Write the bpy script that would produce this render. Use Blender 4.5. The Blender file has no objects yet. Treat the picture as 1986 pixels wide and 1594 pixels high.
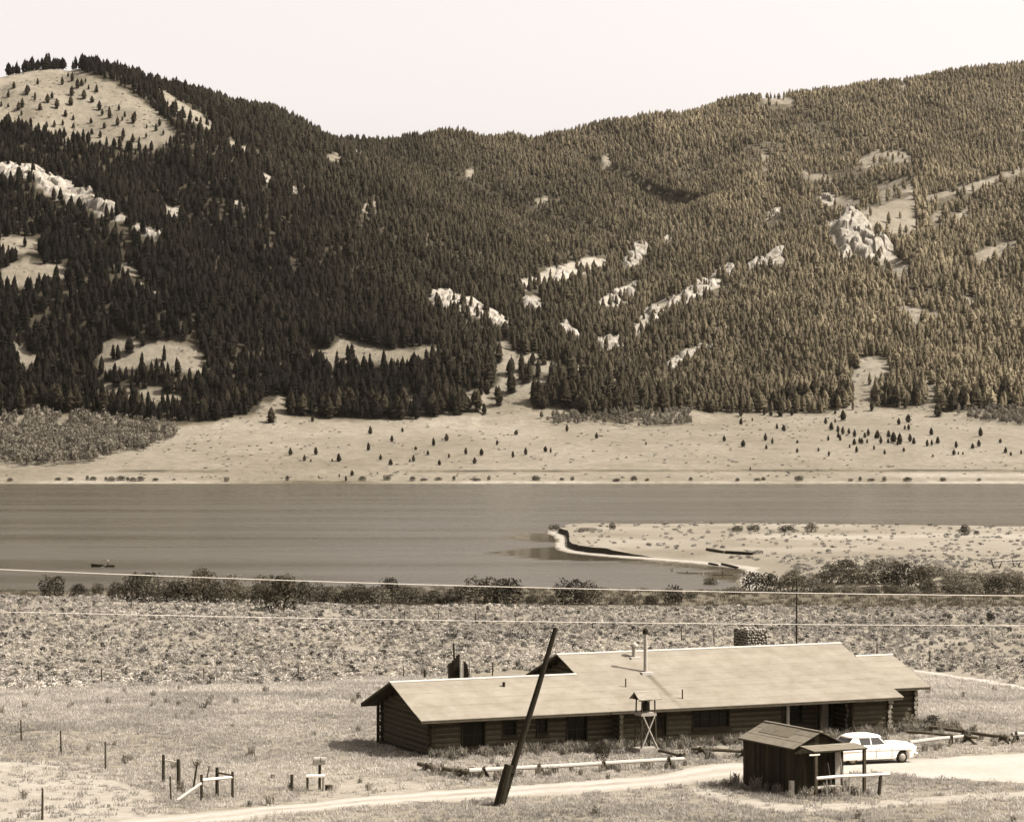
import bpy, math, random
import numpy as np
from mathutils import Vector, Matrix, Euler
random.seed(7); np.random.seed(7)
R = math.radians
SC = bpy.context.scene
COL = SC.collection

# ------------------------------------------------------------------ camera
F, CX, CY, CH = 5200.0, 993.0, 797.0, 36.0      # focal length in photo pixels, horizon row, eye height above the lake
cam_d = bpy.data.cameras.new('camera')
cam = bpy.data.objects.new('camera', cam_d); COL.objects.link(cam)
cam.location = (0, 0, CH); cam.rotation_euler = (R(90), 0, 0)
cam_d.sensor_width = 36.0; cam_d.lens = 36.0 * F / 1986.0
cam_d.clip_start = 0.5; cam_d.clip_end = 20000
SC.camera = cam

# ------------------------------------------------------------------ sky, sun, exposure
TOSUN = Vector((math.cos(R(49)) * math.cos(R(-5)), math.cos(R(49)) * math.sin(R(-5)), math.sin(R(49))))
world = bpy.data.worlds.new('World'); SC.world = world; world.use_nodes = True
wn = world.node_tree; wn.nodes.clear()
sky = wn.nodes.new('ShaderNodeTexSky'); sky.sky_type = 'NISHITA'; sky.sun_disc = False
sky.sun_elevation = R(49); sky.sun_rotation = R(95); sky.dust_density = 4.0; sky.air_density = 1.0
bw = wn.nodes.new('ShaderNodeRGBToBW')
tint = wn.nodes.new('ShaderNodeMix'); tint.data_type = 'RGBA'; tint.blend_type = 'MULTIPLY'; tint.inputs[0].default_value = 1.0
tint.inputs[7].default_value = (1.0, 0.935, 0.905, 1)          # the print's warm paper white
bg = wn.nodes.new('ShaderNodeBackground'); bg.inputs['Strength'].default_value = 0.15
wo = wn.nodes.new('ShaderNodeOutputWorld')
wn.links.new(sky.outputs[0], bw.inputs[0]); wn.links.new(bw.outputs[0], tint.inputs[6])
wn.links.new(tint.outputs[2], bg.inputs[0]); wn.links.new(bg.outputs[0], wo.inputs[0])
sun_d = bpy.data.lights.new('sun', 'SUN'); sun_d.energy = 5.0; sun_d.angle = R(0.5); sun_d.color = (1.0, 0.97, 0.93)
sun = bpy.data.objects.new('sun', sun_d); COL.objects.link(sun)
sun.rotation_euler = TOSUN.to_track_quat('Z', 'Y').to_euler(); sun.location = (60, 100, 80)
SC.render.engine = 'CYCLES'
SC.view_settings.view_transform = 'Standard'; SC.view_settings.look = 'None'
SC.view_settings.gamma = 1.0; SC.view_settings.exposure = 1.24     # the print is exposed for the ground: its sky is bare paper; SC.view_settings.use_curve_mapping = False
SC.cycles.max_bounces = 6; SC.cycles.volume_bounces = 0; SC.cycles.transparent_max_bounces = 8

# ------------------------------------------------------------------ colour: every albedo is a sepia tone of reflectance g
KA = 0.44
def sep(g, ka=None):
    k = min(1.0, g / 0.55) ** 0.6
    c = (1.0, 0.768 + 0.135 * k, 0.385 + 0.385 * k)
    lum = 0.3 * c[0] + 0.6 * c[1] + 0.1 * c[2]
    return tuple(g * (ka or KA) * v / lum for v in c) + (1.0,)

MATS = {}
def mat(name, g, rough=0.85, var=0.0, nscale=2.0, rnd=0.0, spec=0.08, metal=0.0, bump=0.0, stretch=None, trans=0.0, ka=None, inst=False):
    """sepia material: noise varies the tone by +-var, each object by +-rnd"""
    if name in MATS: return MATS[name]
    m = bpy.data.materials.new(name); m.use_nodes = True
    nt = m.node_tree; b = nt.nodes['Principled BSDF']
    b.inputs['Roughness'].default_value = rough; b.inputs['Metallic'].default_value = metal
    b.inputs['Specular IOR Level'].default_value = spec
    src = None
    tc = nt.nodes.new('ShaderNodeTexCoord')
    coord = tc.outputs['Object']
    if stretch:
        mp = nt.nodes.new('ShaderNodeMapping'); mp.inputs['Scale'].default_value = stretch
        nt.links.new(coord, mp.inputs[0]); coord = mp.outputs[0]
    rgb = nt.nodes.new('ShaderNodeMix'); rgb.data_type = 'RGBA'
    rgb.inputs[6].default_value = sep(g * (1 - var), ka); rgb.inputs[7].default_value = sep(min(0.9, g * (1 + var)), ka)
    if var or bump:
        n = nt.nodes.new('ShaderNodeTexNoise'); n.inputs['Scale'].default_value = nscale; n.inputs['Detail'].default_value = 5
        n.inputs['Roughness'].default_value = 0.65
        nt.links.new(coord, n.inputs['Vector'])
        mr = nt.nodes.new('ShaderNodeMapRange'); mr.inputs[1].default_value = 0.3; mr.inputs[2].default_value = 0.7
        nt.links.new(n.outputs['Fac'], mr.inputs[0]); nt.links.new(mr.outputs[0], rgb.inputs[0])
        if bump:
            bp = nt.nodes.new('ShaderNodeBump'); bp.inputs['Strength'].default_value = bump; bp.inputs['Distance'].default_value = 0.05
            nt.links.new(n.outputs['Fac'], bp.inputs['Height']); nt.links.new(bp.outputs[0], b.inputs['Normal'])
    else:
        rgb.inputs[0].default_value = 0.5
    src = rgb.outputs[2]
    if rnd:
        oi = nt.nodes.new('ShaderNodeObjectInfo')
        mr2 = nt.nodes.new('ShaderNodeMapRange'); mr2.inputs[3].default_value = 1 - rnd; mr2.inputs[4].default_value = 1 + rnd
        nt.links.new(oi.outputs['Random'], mr2.inputs[0])
        mx = nt.nodes.new('ShaderNodeVectorMath'); mx.operation = 'SCALE'
        nt.links.new(src, mx.inputs[0]); nt.links.new(mr2.outputs[0], mx.inputs['Scale']); src = mx.outputs[0]
    if inst:                                   # tone carried by each scattered plant
        ia = nt.nodes.new('ShaderNodeAttribute'); ia.attribute_type = 'INSTANCER'; ia.attribute_name = 'tone'
        mi = nt.nodes.new('ShaderNodeVectorMath'); mi.operation = 'SCALE'
        nt.links.new(src, mi.inputs[0]); nt.links.new(ia.outputs['Fac'], mi.inputs['Scale']); src = mi.outputs[0]
    nt.links.new(src, b.inputs['Base Color'])
    if trans:
        tr = nt.nodes.new('ShaderNodeBsdfTranslucent'); nt.links.new(src, tr.inputs[0])
        ms = nt.nodes.new('ShaderNodeMixShader'); ms.inputs[0].default_value = trans
        out = nt.nodes['Material Output']
        nt.links.new(b.outputs[0], ms.inputs[1]); nt.links.new(tr.outputs[0], ms.inputs[2]); nt.links.new(ms.outputs[0], out.inputs[0])
    MATS[name] = m
    return m

def ground_mat(name, nscale, amp, bump=0.3, dist=0.1, fine=None):
    """albedo stored on the mesh (zones of soil, dry grass, sand, rock) broken up by noise"""
    m = bpy.data.materials.new(name); m.use_nodes = True
    nt = m.node_tree; b = nt.nodes['Principled BSDF']; b.inputs['Roughness'].default_value = 0.95; b.inputs['Specular IOR Level'].default_value = 0.1
    at = nt.nodes.new('ShaderNodeAttribute'); at.attribute_name = 'tone'
    geo = nt.nodes.new('ShaderNodeNewGeometry')
    n = nt.nodes.new('ShaderNodeTexNoise'); n.inputs['Scale'].default_value = nscale; n.inputs['Detail'].default_value = 8; n.inputs['Roughness'].default_value = 0.7
    nt.links.new(geo.outputs['Position'], n.inputs['Vector'])
    mr = nt.nodes.new('ShaderNodeMapRange'); mr.inputs[1].default_value = 0.25; mr.inputs[2].default_value = 0.75
    mr.inputs[3].default_value = 1 - amp; mr.inputs[4].default_value = 1 + amp
    nt.links.new(n.outputs['Fac'], mr.inputs[0])
    mx = nt.nodes.new('ShaderNodeVectorMath'); mx.operation = 'SCALE'
    nt.links.new(at.outputs['Color'], mx.inputs[0]); nt.links.new(mr.outputs[0], mx.inputs['Scale'])
    nt.links.new(mx.outputs[0], b.inputs['Base Color'])
    bp = nt.nodes.new('ShaderNodeBump'); bp.inputs['Strength'].default_value = bump; bp.inputs['Distance'].default_value = dist
    nt.links.new(n.outputs['Fac'], bp.inputs['Height']); nt.links.new(bp.outputs[0], b.inputs['Normal'])
    return m

# ------------------------------------------------------------------ object helpers
def tag(o, label=None, cat=None, group=None, kind=None):
    if label: o['label'] = label
    if cat: o['category'] = cat
    if group: o['group'] = group
    if kind: o['kind'] = kind
    return o
def link(name, data, parent=None, loc=None, rot=None, scale=None):
    o = bpy.data.objects.new(name, data); COL.objects.link(o)
    if parent: o.parent = parent
    if loc is not None: o.location = loc
    if rot is not None: o.rotation_euler = rot
    if scale is not None: o.scale = scale
    return o
def empty(name, loc, rz=0, label=None, cat=None, group=None):
    o = link(name, None, None, loc, (0, 0, rz)); o.empty_display_size = 0.3
    return tag(o, label, cat, group)
def copy_tree(o, parent=None):
    c = o.copy(); COL.objects.link(c); c.parent = parent
    for ch in o.children: copy_tree(ch, c)
    return c

class MB:
    def __init__(s): s.v = []; s.f = []; s.mi = []
    def add(s, vs, fs, mi=0):
        n = len(s.v); s.v += [tuple(p) for p in vs]; s.f += [tuple(i + n for i in f) for f in fs]; s.mi += [mi] * len(fs); return s
    def box(s, x0, x1, y0, y1, z0, z1, mi=0):
        return s.add([(x0,y0,z0),(x1,y0,z0),(x1,y1,z0),(x0,y1,z0),(x0,y0,z1),(x1,y0,z1),(x1,y1,z1),(x0,y1,z1)],
                     [(0,3,2,1),(4,5,6,7),(0,1,5,4),(1,2,6,5),(2,3,7,6),(3,0,4,7)], mi)
    def hexa(s, bot, top, mi=0):
        n = len(bot)
        return s.add(list(bot) + list(top), [tuple(range(n - 1, -1, -1)), tuple(range(n, 2 * n))] + [(i, (i+1) % n, n + (i+1) % n, n + i) for i in range(n)], mi)
    def tube(s, a, b, r0, r1=None, n=8, jit=0.0, mi=0, caps=True):
        a, b = Vector(a), Vector(b); r1 = r0 if r1 is None else r1
        d = (b - a).normalized(); u = d.orthogonal().normalized(); w = d.cross(u)
        vs = []
        for c, r in ((a, r0), (b, r1)):
            for i in range(n):
                t = 2 * math.pi * i / n; rr = r * (1 + random.uniform(-jit, jit))
                vs.append(c + (u * math.cos(t) + w * math.sin(t)) * rr)
        fs = [(i, (i+1) % n, n + (i+1) % n, n + i) for i in range(n)]
        if caps: fs += [tuple(range(n - 1, -1, -1)), tuple(range(n, 2 * n))]
        return s.add(vs, fs, mi)
    def path(s, pts, rad, n=8, mi=0):
        pts = [Vector(p) for p in pts]; rings = []
        ref = None
        for i, p in enumerate(pts):
            d = (pts[min(i+1, len(pts)-1)] - pts[max(i-1, 0)]).normalized()
            u = (ref - d * ref.dot(d)).normalized() if ref else d.orthogonal().normalized()
            ref = u; w = d.cross(u); r = rad[i] if hasattr(rad, '__len__') else rad
            rings.append([p + (u * math.cos(2*math.pi*k/n) + w * math.sin(2*math.pi*k/n)) * r for k in range(n)])
        vs = [q for r_ in rings for q in r_]
        fs = [(j*n + k, j*n + (k+1) % n, (j+1)*n + (k+1) % n, (j+1)*n + k) for j in range(len(pts)-1) for k in range(n)]
        fs += [tuple(range(n - 1, -1, -1)), tuple(range((len(pts)-1)*n, len(pts)*n))]
        return s.add(vs, fs, mi)
    def lathe(s, prof, c=(0,0,0), n=12, mi=0):
        vs = []; fs = []
        for r, z in prof:
            for k in range(n): vs.append((c[0] + r*math.cos(2*math.pi*k/n), c[1] + r*math.sin(2*math.pi*k/n), c[2] + z))
        for j in range(len(prof)-1):
            for k in range(n): fs.append((j*n+k, j*n+(k+1) % n, (j+1)*n+(k+1) % n, (j+1)*n+k))
        fs += [tuple(range(n-1, -1, -1)), tuple(range((len(prof)-1)*n, len(prof)*n))]
        return s.add(vs, fs, mi)
    def mesh(s, name, mats, smooth=False):
        me = bpy.data.meshes.new(name); me.from_pydata(s.v, [], s.f)
        for m in (mats if isinstance(mats, (list, tuple)) else [mats]): me.materials.append(m)
        if any(s.mi): me.polygons.foreach_set('material_index', s.mi)
        if smooth: me.polygons.foreach_set('use_smooth', [True] * len(me.polygons))
        me.update(); return me
    def build(s, name, mats, parent=None, loc=None, rot=None, smooth=False):
        return link(name, s.mesh(name, mats, smooth), parent, loc, rot)

# ------------------------------------------------------------------ noise
def _hash(ix, iy, seed):
    h = (ix * 374761393 + iy * 668265263 + seed * 974634777) & 0xFFFFFFFF
    h = ((h ^ (h >> 13)) * 1274126177) & 0xFFFFFFFF
    return ((h ^ (h >> 16)) & 0xFFFF) / 65535.0
def vnoise(x, y, seed=0):
    x = np.asarray(x, float); y = np.asarray(y, float)
    ix = np.floor(x).astype(np.int64); iy = np.floor(y).astype(np.int64)
    fx = x - ix; fy = y - iy; fx = fx*fx*(3-2*fx); fy = fy*fy*(3-2*fy)
    a = _hash(ix, iy, seed); b = _hash(ix+1, iy, seed); c = _hash(ix, iy+1, seed); d = _hash(ix+1, iy+1, seed)
    return (a*(1-fx)+b*fx)*(1-fy) + (c*(1-fx)+d*fx)*fy
def fbm(x, y, octaves=4, seed=0):
    t = 0; a = 0.5; s = 0
    for i in range(octaves):
        t = t + a * vnoise(x * 2**i, y * 2**i, seed + i*17); s += a; a *= 0.5
    return t / s * 2 - 1
def smooth(a, b, x): t = np.clip((x - a) / (b - a), 0, 1); return t*t*(3-2*t)

def inpoly(px, py, poly):
    px = np.asarray(px, float); py = np.asarray(py, float); r = np.zeros(px.shape, bool)
    n = len(poly); j = n - 1
    for i in range(n):
        xi, yi = poly[i]; xj, yj = poly[j]
        c = ((yi > py) != (yj > py)) & (px < (xj - xi) * (py - yi) / (yj - yi + 1e-12) + xi)
        r ^= c; j = i
    return r
def polydist(px, py, pts):
    """distance to a polyline and parameter-interpolated extra columns"""
    px = np.asarray(px, float); py = np.asarray(py, float)
    best = np.full(px.shape, 1e18); ex = np.zeros(px.shape)
    for a, b in zip(pts[:-1], pts[1:]):
        dx, dy = b[0]-a[0], b[1]-a[1]; L = dx*dx+dy*dy+1e-12
        t = np.clip(((px-a[0])*dx + (py-a[1])*dy)/L, 0, 1)
        d = (px-a[0]-t*dx)**2 + (py-a[1]-t*dy)**2
        m = d < best
        best = np.where(m, d, best)
        if len(a) > 2: ex = np.where(m, a[2] + t*(b[2]-a[2]), ex)
    return np.sqrt(best), ex

def P(px, py, D): return Vector(((px - CX) / F * D, D, CH - (py - CY) / F * D))
def proj(x, y, z): return CX + F * x / y, CY + F * (CH - z) / y

# ------------------------------------------------------------------ near land: height and shore
PY = [-80, 0, 30, 70, 100, 120, 135, 150, 165, 180, 200, 225, 250, 300, 350, 395]
PZ = [37.5, 34.3, 29.3, 22.6, 18.9, 17.6, 17.0, 16.5, 16.3, 15.7, 14.5, 12.8, 11.2, 8.9, 7.6, 6.7]
def lake_pt(px, py): D = CH * F / (py - CY); return ((px - CX) / F * D, D)
SPIT = [lake_pt(*p) for p in [(1064,1034),(1062,1030),(1075,1026),(1120,1024),(1200,1022),(1320,1021),(1450,1021),(1600,1022),(1750,1024),(1900,1026),(2100,1028),(2500,1030),
        (2500,1150),(1900,1150),(1600,1150),(1450,1148),(1432,1128),(1452,1110),(1440,1103),(1395,1098),(1340,1092),(1280,1087),(1210,1082),(1150,1077),(1105,1072),(1085,1066),(1079,1058),(1083,1048),(1078,1040)]]
SHORE_X = [-400, -130, -95, -60, -20, 20, 50, 62, 78, 400]
SHORE_Y = [505, 512, 520, 528, 532, 528, 520, 528, 560, 600]
def near_h(x, y):
    x = np.asarray(x, float); y = np.asarray(y, float)
    z = np.interp(y, PY, PZ)
    sx = x / np.maximum(y, 60)                                  # bearing
    z = z + smooth(0.02, -0.2, sx) * smooth(250, 390, y) * 2.0   # the sage bench is higher to the left
    z = z + smooth(20, 26, x) * smooth(155, 165, y) * (1 - smooth(185, 215, y)) * 0.35
    z = z + fbm(x/9, y/9, 3, 3) * 0.14 * smooth(60, 100, y) * (1 - 0.6*smooth(140, 150, y)*(1-smooth(170, 180, y))*smooth(-12,-6,x)*(1-smooth(28,34,x)))
    z = z + fbm(x/40, y/60, 3, 5) * 0.5 * smooth(190, 260, y)
    # bench edge down to the wet meadow
    flat = 1.35 + fbm(x/25, y/25, 3, 8) * 0.15
    edge = 396 + 14 * fbm(x/30, 0*y, 3, 4)
    z = z + (flat - z) * smooth(edge, edge + 42, y)
    # shore
    sh = np.interp(x, SHORE_X, SHORE_Y) + 5 * fbm(x/14, 0*y + 3, 3, 9)
    bed = -1.6
    z = np.where(y > 400, z + (bed - z) * smooth(sh - 6, sh + 4, y), z)
    # spit
    far = (y > 470)
    if np.any(far):
        d, _ = polydist(x[far] if x.ndim else x, y[far] if y.ndim else y, SPIT + [SPIT[0]])
        ins = inpoly(x[far] if x.ndim else x, y[far] if y.ndim else y, SPIT)
        sd = np.where(ins, d, -d)
        xx = x[far] if x.ndim else x; yy = y[far] if y.ndim else y
        front = ((xx > 10) & (yy < 830 - 0.0*xx)).astype(float)
        beach = smooth(-1.5, 4.0, sd) * 0.35
        bank = smooth(3.3, 4.6 + 14*smooth(24, 38, xx), sd) * 1.35 + smooth(6, 60, sd) * 0.35 + fbm(xx/12, yy/25, 3, 12) * 0.14 * smooth(5, 12, sd)
        zs = -1.6 + smooth(-9, 0, sd) * 1.62 + beach + bank
        if x.ndim: z[far] = np.maximum(z[far], zs)
        else: z = np.maximum(z, zs)
    return z

# ------------------------------------------------------------------ far land: shore meadow and the mountain, as spines
def sp(*pts): return [((px-CX)/F*D, D, CH - (py-CY)/F*D) for px, py, D in pts]
SPINES = [  # (polyline, flank slope, rounding radius)
 (sp((-700,170,2050),(-300,150,2080),(0,150,2130),(150,143,2200),(300,162,2290),(420,212,2400),(520,258,2520),(620,292,2680)), 0.50, 30),
 (sp((620,292,2680),(690,282,2780),(780,280,2830),(870,268,2880),(950,284,2950)), 0.42, 30),
 (sp((950,284,2950),(1010,280,3000),(1200,246,3060),(1350,222,3110),(1450,196,3160),(1600,174,3220),(1760,158,3280),(1986,130,3350),(2300,95,3450),(2800,60,3550)), 0.40, 40),
 (sp((150,143,2200),(240,178,2120),(340,252,2030),(430,330,1960),(520,430,1900)), 0.58, 30),
 (sp((-500,300,1960),(0,322,1920),(110,350,1890),(190,385,1865),(250,418,1840),(315,465,1805),(360,540,1765)), 0.55, 12),
 (sp((-400,450,1820),(0,482,1790),(110,492,1775),(240,525,1750),(315,580,1715)), 0.5, 12),
 (sp((560,520,2060),(700,555,1980),(830,564,1915),(920,586,1880),(1005,632,1840),(1070,690,1795),(1110,745,1745)), 0.5, 16),
 (sp((985,556,2260),(1050,600,2190),(1130,660,2110)), 0.55, 8),
 (sp((985,556,2280),(1080,520,2360),(1175,502,2430),(1255,472,2520),(1330,430,2640),(1500,330,2850)), 0.5, 10),
 (sp((1150,690,2060),(1235,640,2120),(1310,580,2190),(1420,518,2270),(1530,486,2340),(1610,445,2400),(1660,420,2440),(1760,360,2600),(1900,270,2850),(2100,190,3100)), 0.5, 12),
 (sp((1250,735,1850),(1300,700,1890),(1385,660,1940),(1510,626,2000),(1650,560,2110),(1800,500,2230),(1986,440,2350),(2300,380,2500)), 0.46, 14),
 (sp((1780,395,2520),(1900,352,2600),(2000,322,2680),(2200,280,2780)), 0.5, 10),
 (sp((1640,320,2850),(1700,296,2880),(1780,305,2860)), 0.4, 20),
 (sp((-400,600,1720),(0,640,1700),(180,655,1690),(300,660,1685),(400,705,1665)), 0.42, 16),
 (sp((560,670,1740),(660,655,1735),(850,672,1715),(960,662,1725),(1050,690,1710)), 0.42, 16),
]
BY = [1290, 1318, 1328, 1332, 1360, 1386, 1390, 1430, 1480, 1540, 1600, 1680, 1800, 2000, 2500, 3000, 3800]
BZ = [-3.0, -1.6, 0.02, 1.0, 2.6, 4.3, 5.6, 9.3, 15.0, 20.5, 26.0, 31.5, 58, 100, 178, 255, 310]
def far_h(x, y, detail=True):
    x = np.asarray(x, float); y = np.asarray(y, float)
    wob = fbm(x/160, y*0 + 2, 3, 31) * 14
    yy = y + np.where(y > 1500, 0, 1) * 0 + wob * smooth(1335, 1400, y) * (1 - smooth(1500, 1650, y)) + 3*fbm(x/40, 0*y, 3, 77)*(1-smooth(1340, 1400, y))
    z = np.interp(yy, BY, BZ)
    z = z + fbm(x/130, y/130, 4, 21) * 2.5 * smooth(1400, 1560, y) + fbm(x/240, y/240, 4, 22) * 26 * smooth(1700, 2100, y)
    hs = [z]
    for pts, sl, rr in SPINES:
        d, zz = polydist(x, y, pts)
        hs.append(zz - sl * (np.sqrt(d*d + rr*rr) - rr))
    hs = np.array(hs); k = 7.0
    mx = hs.max(axis=0)
    h = mx + k * np.log(np.exp((hs - mx) / k).sum(axis=0)) * smooth(1640, 1760, y)
    lo = smooth(1560, 1720, y)
    h = z * (1 - lo) + h * lo
    if detail: h = h + fbm(x/55, y/55, 4, 23) * 8 * smooth(1680, 1800, y) + (np.abs(fbm(x/110, y/190, 3, 24)) - 0.25) * 16 * smooth(1720, 1900, y) * (1 - 0.6*smooth(2700, 2900, y))
    return h

def ghit(px, py, y0=90.0, y1=520.0, far=False):
    """where the ray of a photo pixel meets the ground"""
    if far: y0, y1 = 1300, 3600
    ys = np.arange(y0, y1, 0.2 if not far else 1.0)
    xs = (px - CX) / F * ys; zr = CH - (py - CY) / F * ys
    g = far_h(xs, ys) if far else near_h(xs, ys)
    i = np.argmax(zr <= g)
    if not (zr <= g).any(): i = len(ys) - 1
    return Vector((xs[i], ys[i], g[i]))
def nz(x, y): return float(near_h(np.array([x]), np.array([y]))[0])
def fz(x, y): return float(far_h(np.array([x]), np.array([y]))[0])
# ================================================================== SETTING: ground, lake, mountain
def grid_mesh(name, X, Y, Z, tone, material):
    r, c = X.shape
    me = bpy.data.meshes.new(name)
    co = np.stack([X, Y, Z], -1).reshape(-1, 3)
    i = np.arange(r*c).reshape(r, c)
    q = np.stack([i[:-1,:-1], i[:-1,1:], i[1:,1:], i[1:,:-1]], -1).reshape(-1, 4)
    me.vertices.add(len(co)); me.vertices.foreach_set('co', co.ravel().astype(np.float32))
    me.loops.add(q.size); me.loops.foreach_set('vertex_index', q.ravel().astype(np.int32))
    me.polygons.add(len(q)); me.polygons.foreach_set('loop_start', (np.arange(len(q))*4).astype(np.int32))
    me.polygons.foreach_set('use_smooth', np.ones(len(q), bool))
    me.update(calc_edges=True); me.validate()
    if tone is not None:
        at = me.attributes.new('tone', 'FLOAT_COLOR', 'POINT'); g = tone.ravel()
        k = np.clip(g/0.55, 0, 1)**0.6; rgb = np.stack([np.ones_like(k), 0.768+0.135*k, 0.385+0.385*k], -1)
        lum = rgb @ np.array([0.3, 0.6, 0.1]); rgb = rgb * (KA*g/lum)[:, None]
        at.data.foreach_set('color', np.concatenate([rgb, np.ones((len(g),1))], 1).astype(np.float32).ravel())
    me.materials.append(material)
    return link(name, me)

# ---- near ground
S = np.linspace(-1, 1, 560)
Yr = np.concatenate([np.arange(-60, 108, 6), np.arange(108, 185, 0.55), np.arange(185, 260, 1.1), np.arange(260, 470, 2.2), np.arange(470, 590, 2.6), np.arange(590, 770, 1.0), np.arange(770, 900, 2.6), [905, 940]])
XX = S[None, :] * (60 + 0.27 * np.maximum(Yr, 0))[:, None]; YY = np.repeat(Yr[:, None], len(S), 1)
ZZ = near_h(XX.copy(), YY.copy())
SB_X = [-300, 0, 200, 600, 700, 1000, 1790, 1986, 2300]; SB_Y = [1345, 1340, 1332, 1326, 1318, 1300, 1298, 1332, 1390]    # edge of the sagebrush, photo rows
YS = np.maximum(YY, 20); PX, PYY = proj(XX, YS, ZZ)
n1 = fbm(XX/7, YY/7, 4, 40); n2 = fbm(XX/30, YY/30, 3, 41); n3 = fbm(XX/2.2, YY/2.2, 3, 42)
tone = 0.29 + 0.06*n1 + 0.09*n2 + 0.05*n3
sagezone = smooth(8, -8, PYY - np.interp(PX, SB_X, SB_Y)) * (YY > 190)
tone = tone + (0.29 + 0.05*n2 + 0.06*n1 - tone) * sagezone
edge_strip = np.exp(-((PYY - np.interp(PX, SB_X, SB_Y) - 12)/12)**2) * (YY > 190)*(PX < 760)
tone = tone + edge_strip * 0.08
def zone(poly, val, soft=None):
    global tone
    m = inpoly(PX, PYY, poly) & (YY > 90); tone = np.where(m, val + 0.05*n1 + 0.05*n3, tone)
zone([(-300,1476),(60,1478),(130,1492),(200,1505),(290,1535),(330,1570),(280,1640),(-300,1700)], 0.40)
zone([(640,1500),(760,1510),(830,1520),(820,1540),(640,1556),(560,1556)], 0.36)
d, _ = polydist(PX, PYY, [(1350,1530),(1420,1552),(1540,1568),(1700,1560),(1850,1548),(2000,1540),(2200,1532)]); tone = np.where((d < 7) & (YY > 90), 0.40 + 0.06*n1, tone)
d, _ = polydist(PX, PYY, [(-50,1475),(120,1482),(230,1500),(330,1520)]); tone = np.where((d < 6) & (YY > 90), 0.42, tone)
wet = smooth(400, 440, YY); tone = tone + (0.15 + 0.03*n2 - tone) * wet
dS, _ = polydist(XX, YY, SPIT + [SPIT[0]]); inS = inpoly(XX, YY, SPIT) & (YY > 500); sd = np.where(inS, dS, -dS)
spt = 0.285 + 0.09*n2 + 0.05*n1
low = smooth(1078, 1100, PYY); spt = spt + (0.25 - spt) * low
band = np.exp(-((PYY - 1040)/5)**2) * smooth(1400, 1500, PX); spt = spt + 0.10*band
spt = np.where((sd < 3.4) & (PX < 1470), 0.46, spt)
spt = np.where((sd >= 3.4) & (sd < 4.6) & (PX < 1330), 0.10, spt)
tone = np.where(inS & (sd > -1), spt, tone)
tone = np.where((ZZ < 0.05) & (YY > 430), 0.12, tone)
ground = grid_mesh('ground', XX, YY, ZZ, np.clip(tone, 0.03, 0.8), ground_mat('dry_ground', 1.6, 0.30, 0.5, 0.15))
tag(ground, kind='structure')

# ---- cut bank of the spit: a low dark earth face behind the pale beach
def cut_bank():
    pl = [Vector((*p, 0)) for p in SPIT[19:] + SPIT[:1]]
    for _ in range(3):
        q = [pl[0]]
        for a, b in zip(pl[:-1], pl[1:]): q += [a*.75 + b*.25, a*.25 + b*.75]
        pl = q + [pl[-1]]
    b = MB(); prev = None; n = len(pl)
    for i, p in enumerate(pl):
        d = (pl[min(i+1, n-1)] - pl[max(i-1, 0)]).normalized(); nr = Vector((-d.y, d.x, 0))
        if not inpoly(np.array([(p + nr*6).x]), np.array([(p + nr*6).y]), SPIT)[0]: nr = -nr
        jt = fbm(np.array([i*0.31]), np.array([0.5]), 3, 200)[0]; a = p + nr*(2.6 + 0.5*jt); c = p + nr*(3.3 + 0.6*jt); e = p + nr*5.6
        f = min(1.0, max(0.0, (i/n - 0.26)/0.14)); top = 0.35 + 1.35*f
        row = [(a.x, a.y, 0.12), (c.x, c.y, top + 0.1*jt), (e.x, e.y, float(near_h(np.array([e.x]), np.array([e.y]))[0]) + .02)]
        b.v += row
    for i in range(n-1):
        k = i*3; b.f += [(k, k+3, k+4, k+1), (k+1, k+4, k+5, k+2)]; b.mi += [0, 1]
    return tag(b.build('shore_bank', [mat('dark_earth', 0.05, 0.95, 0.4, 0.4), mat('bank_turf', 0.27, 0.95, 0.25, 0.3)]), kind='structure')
cut_bank()
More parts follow.
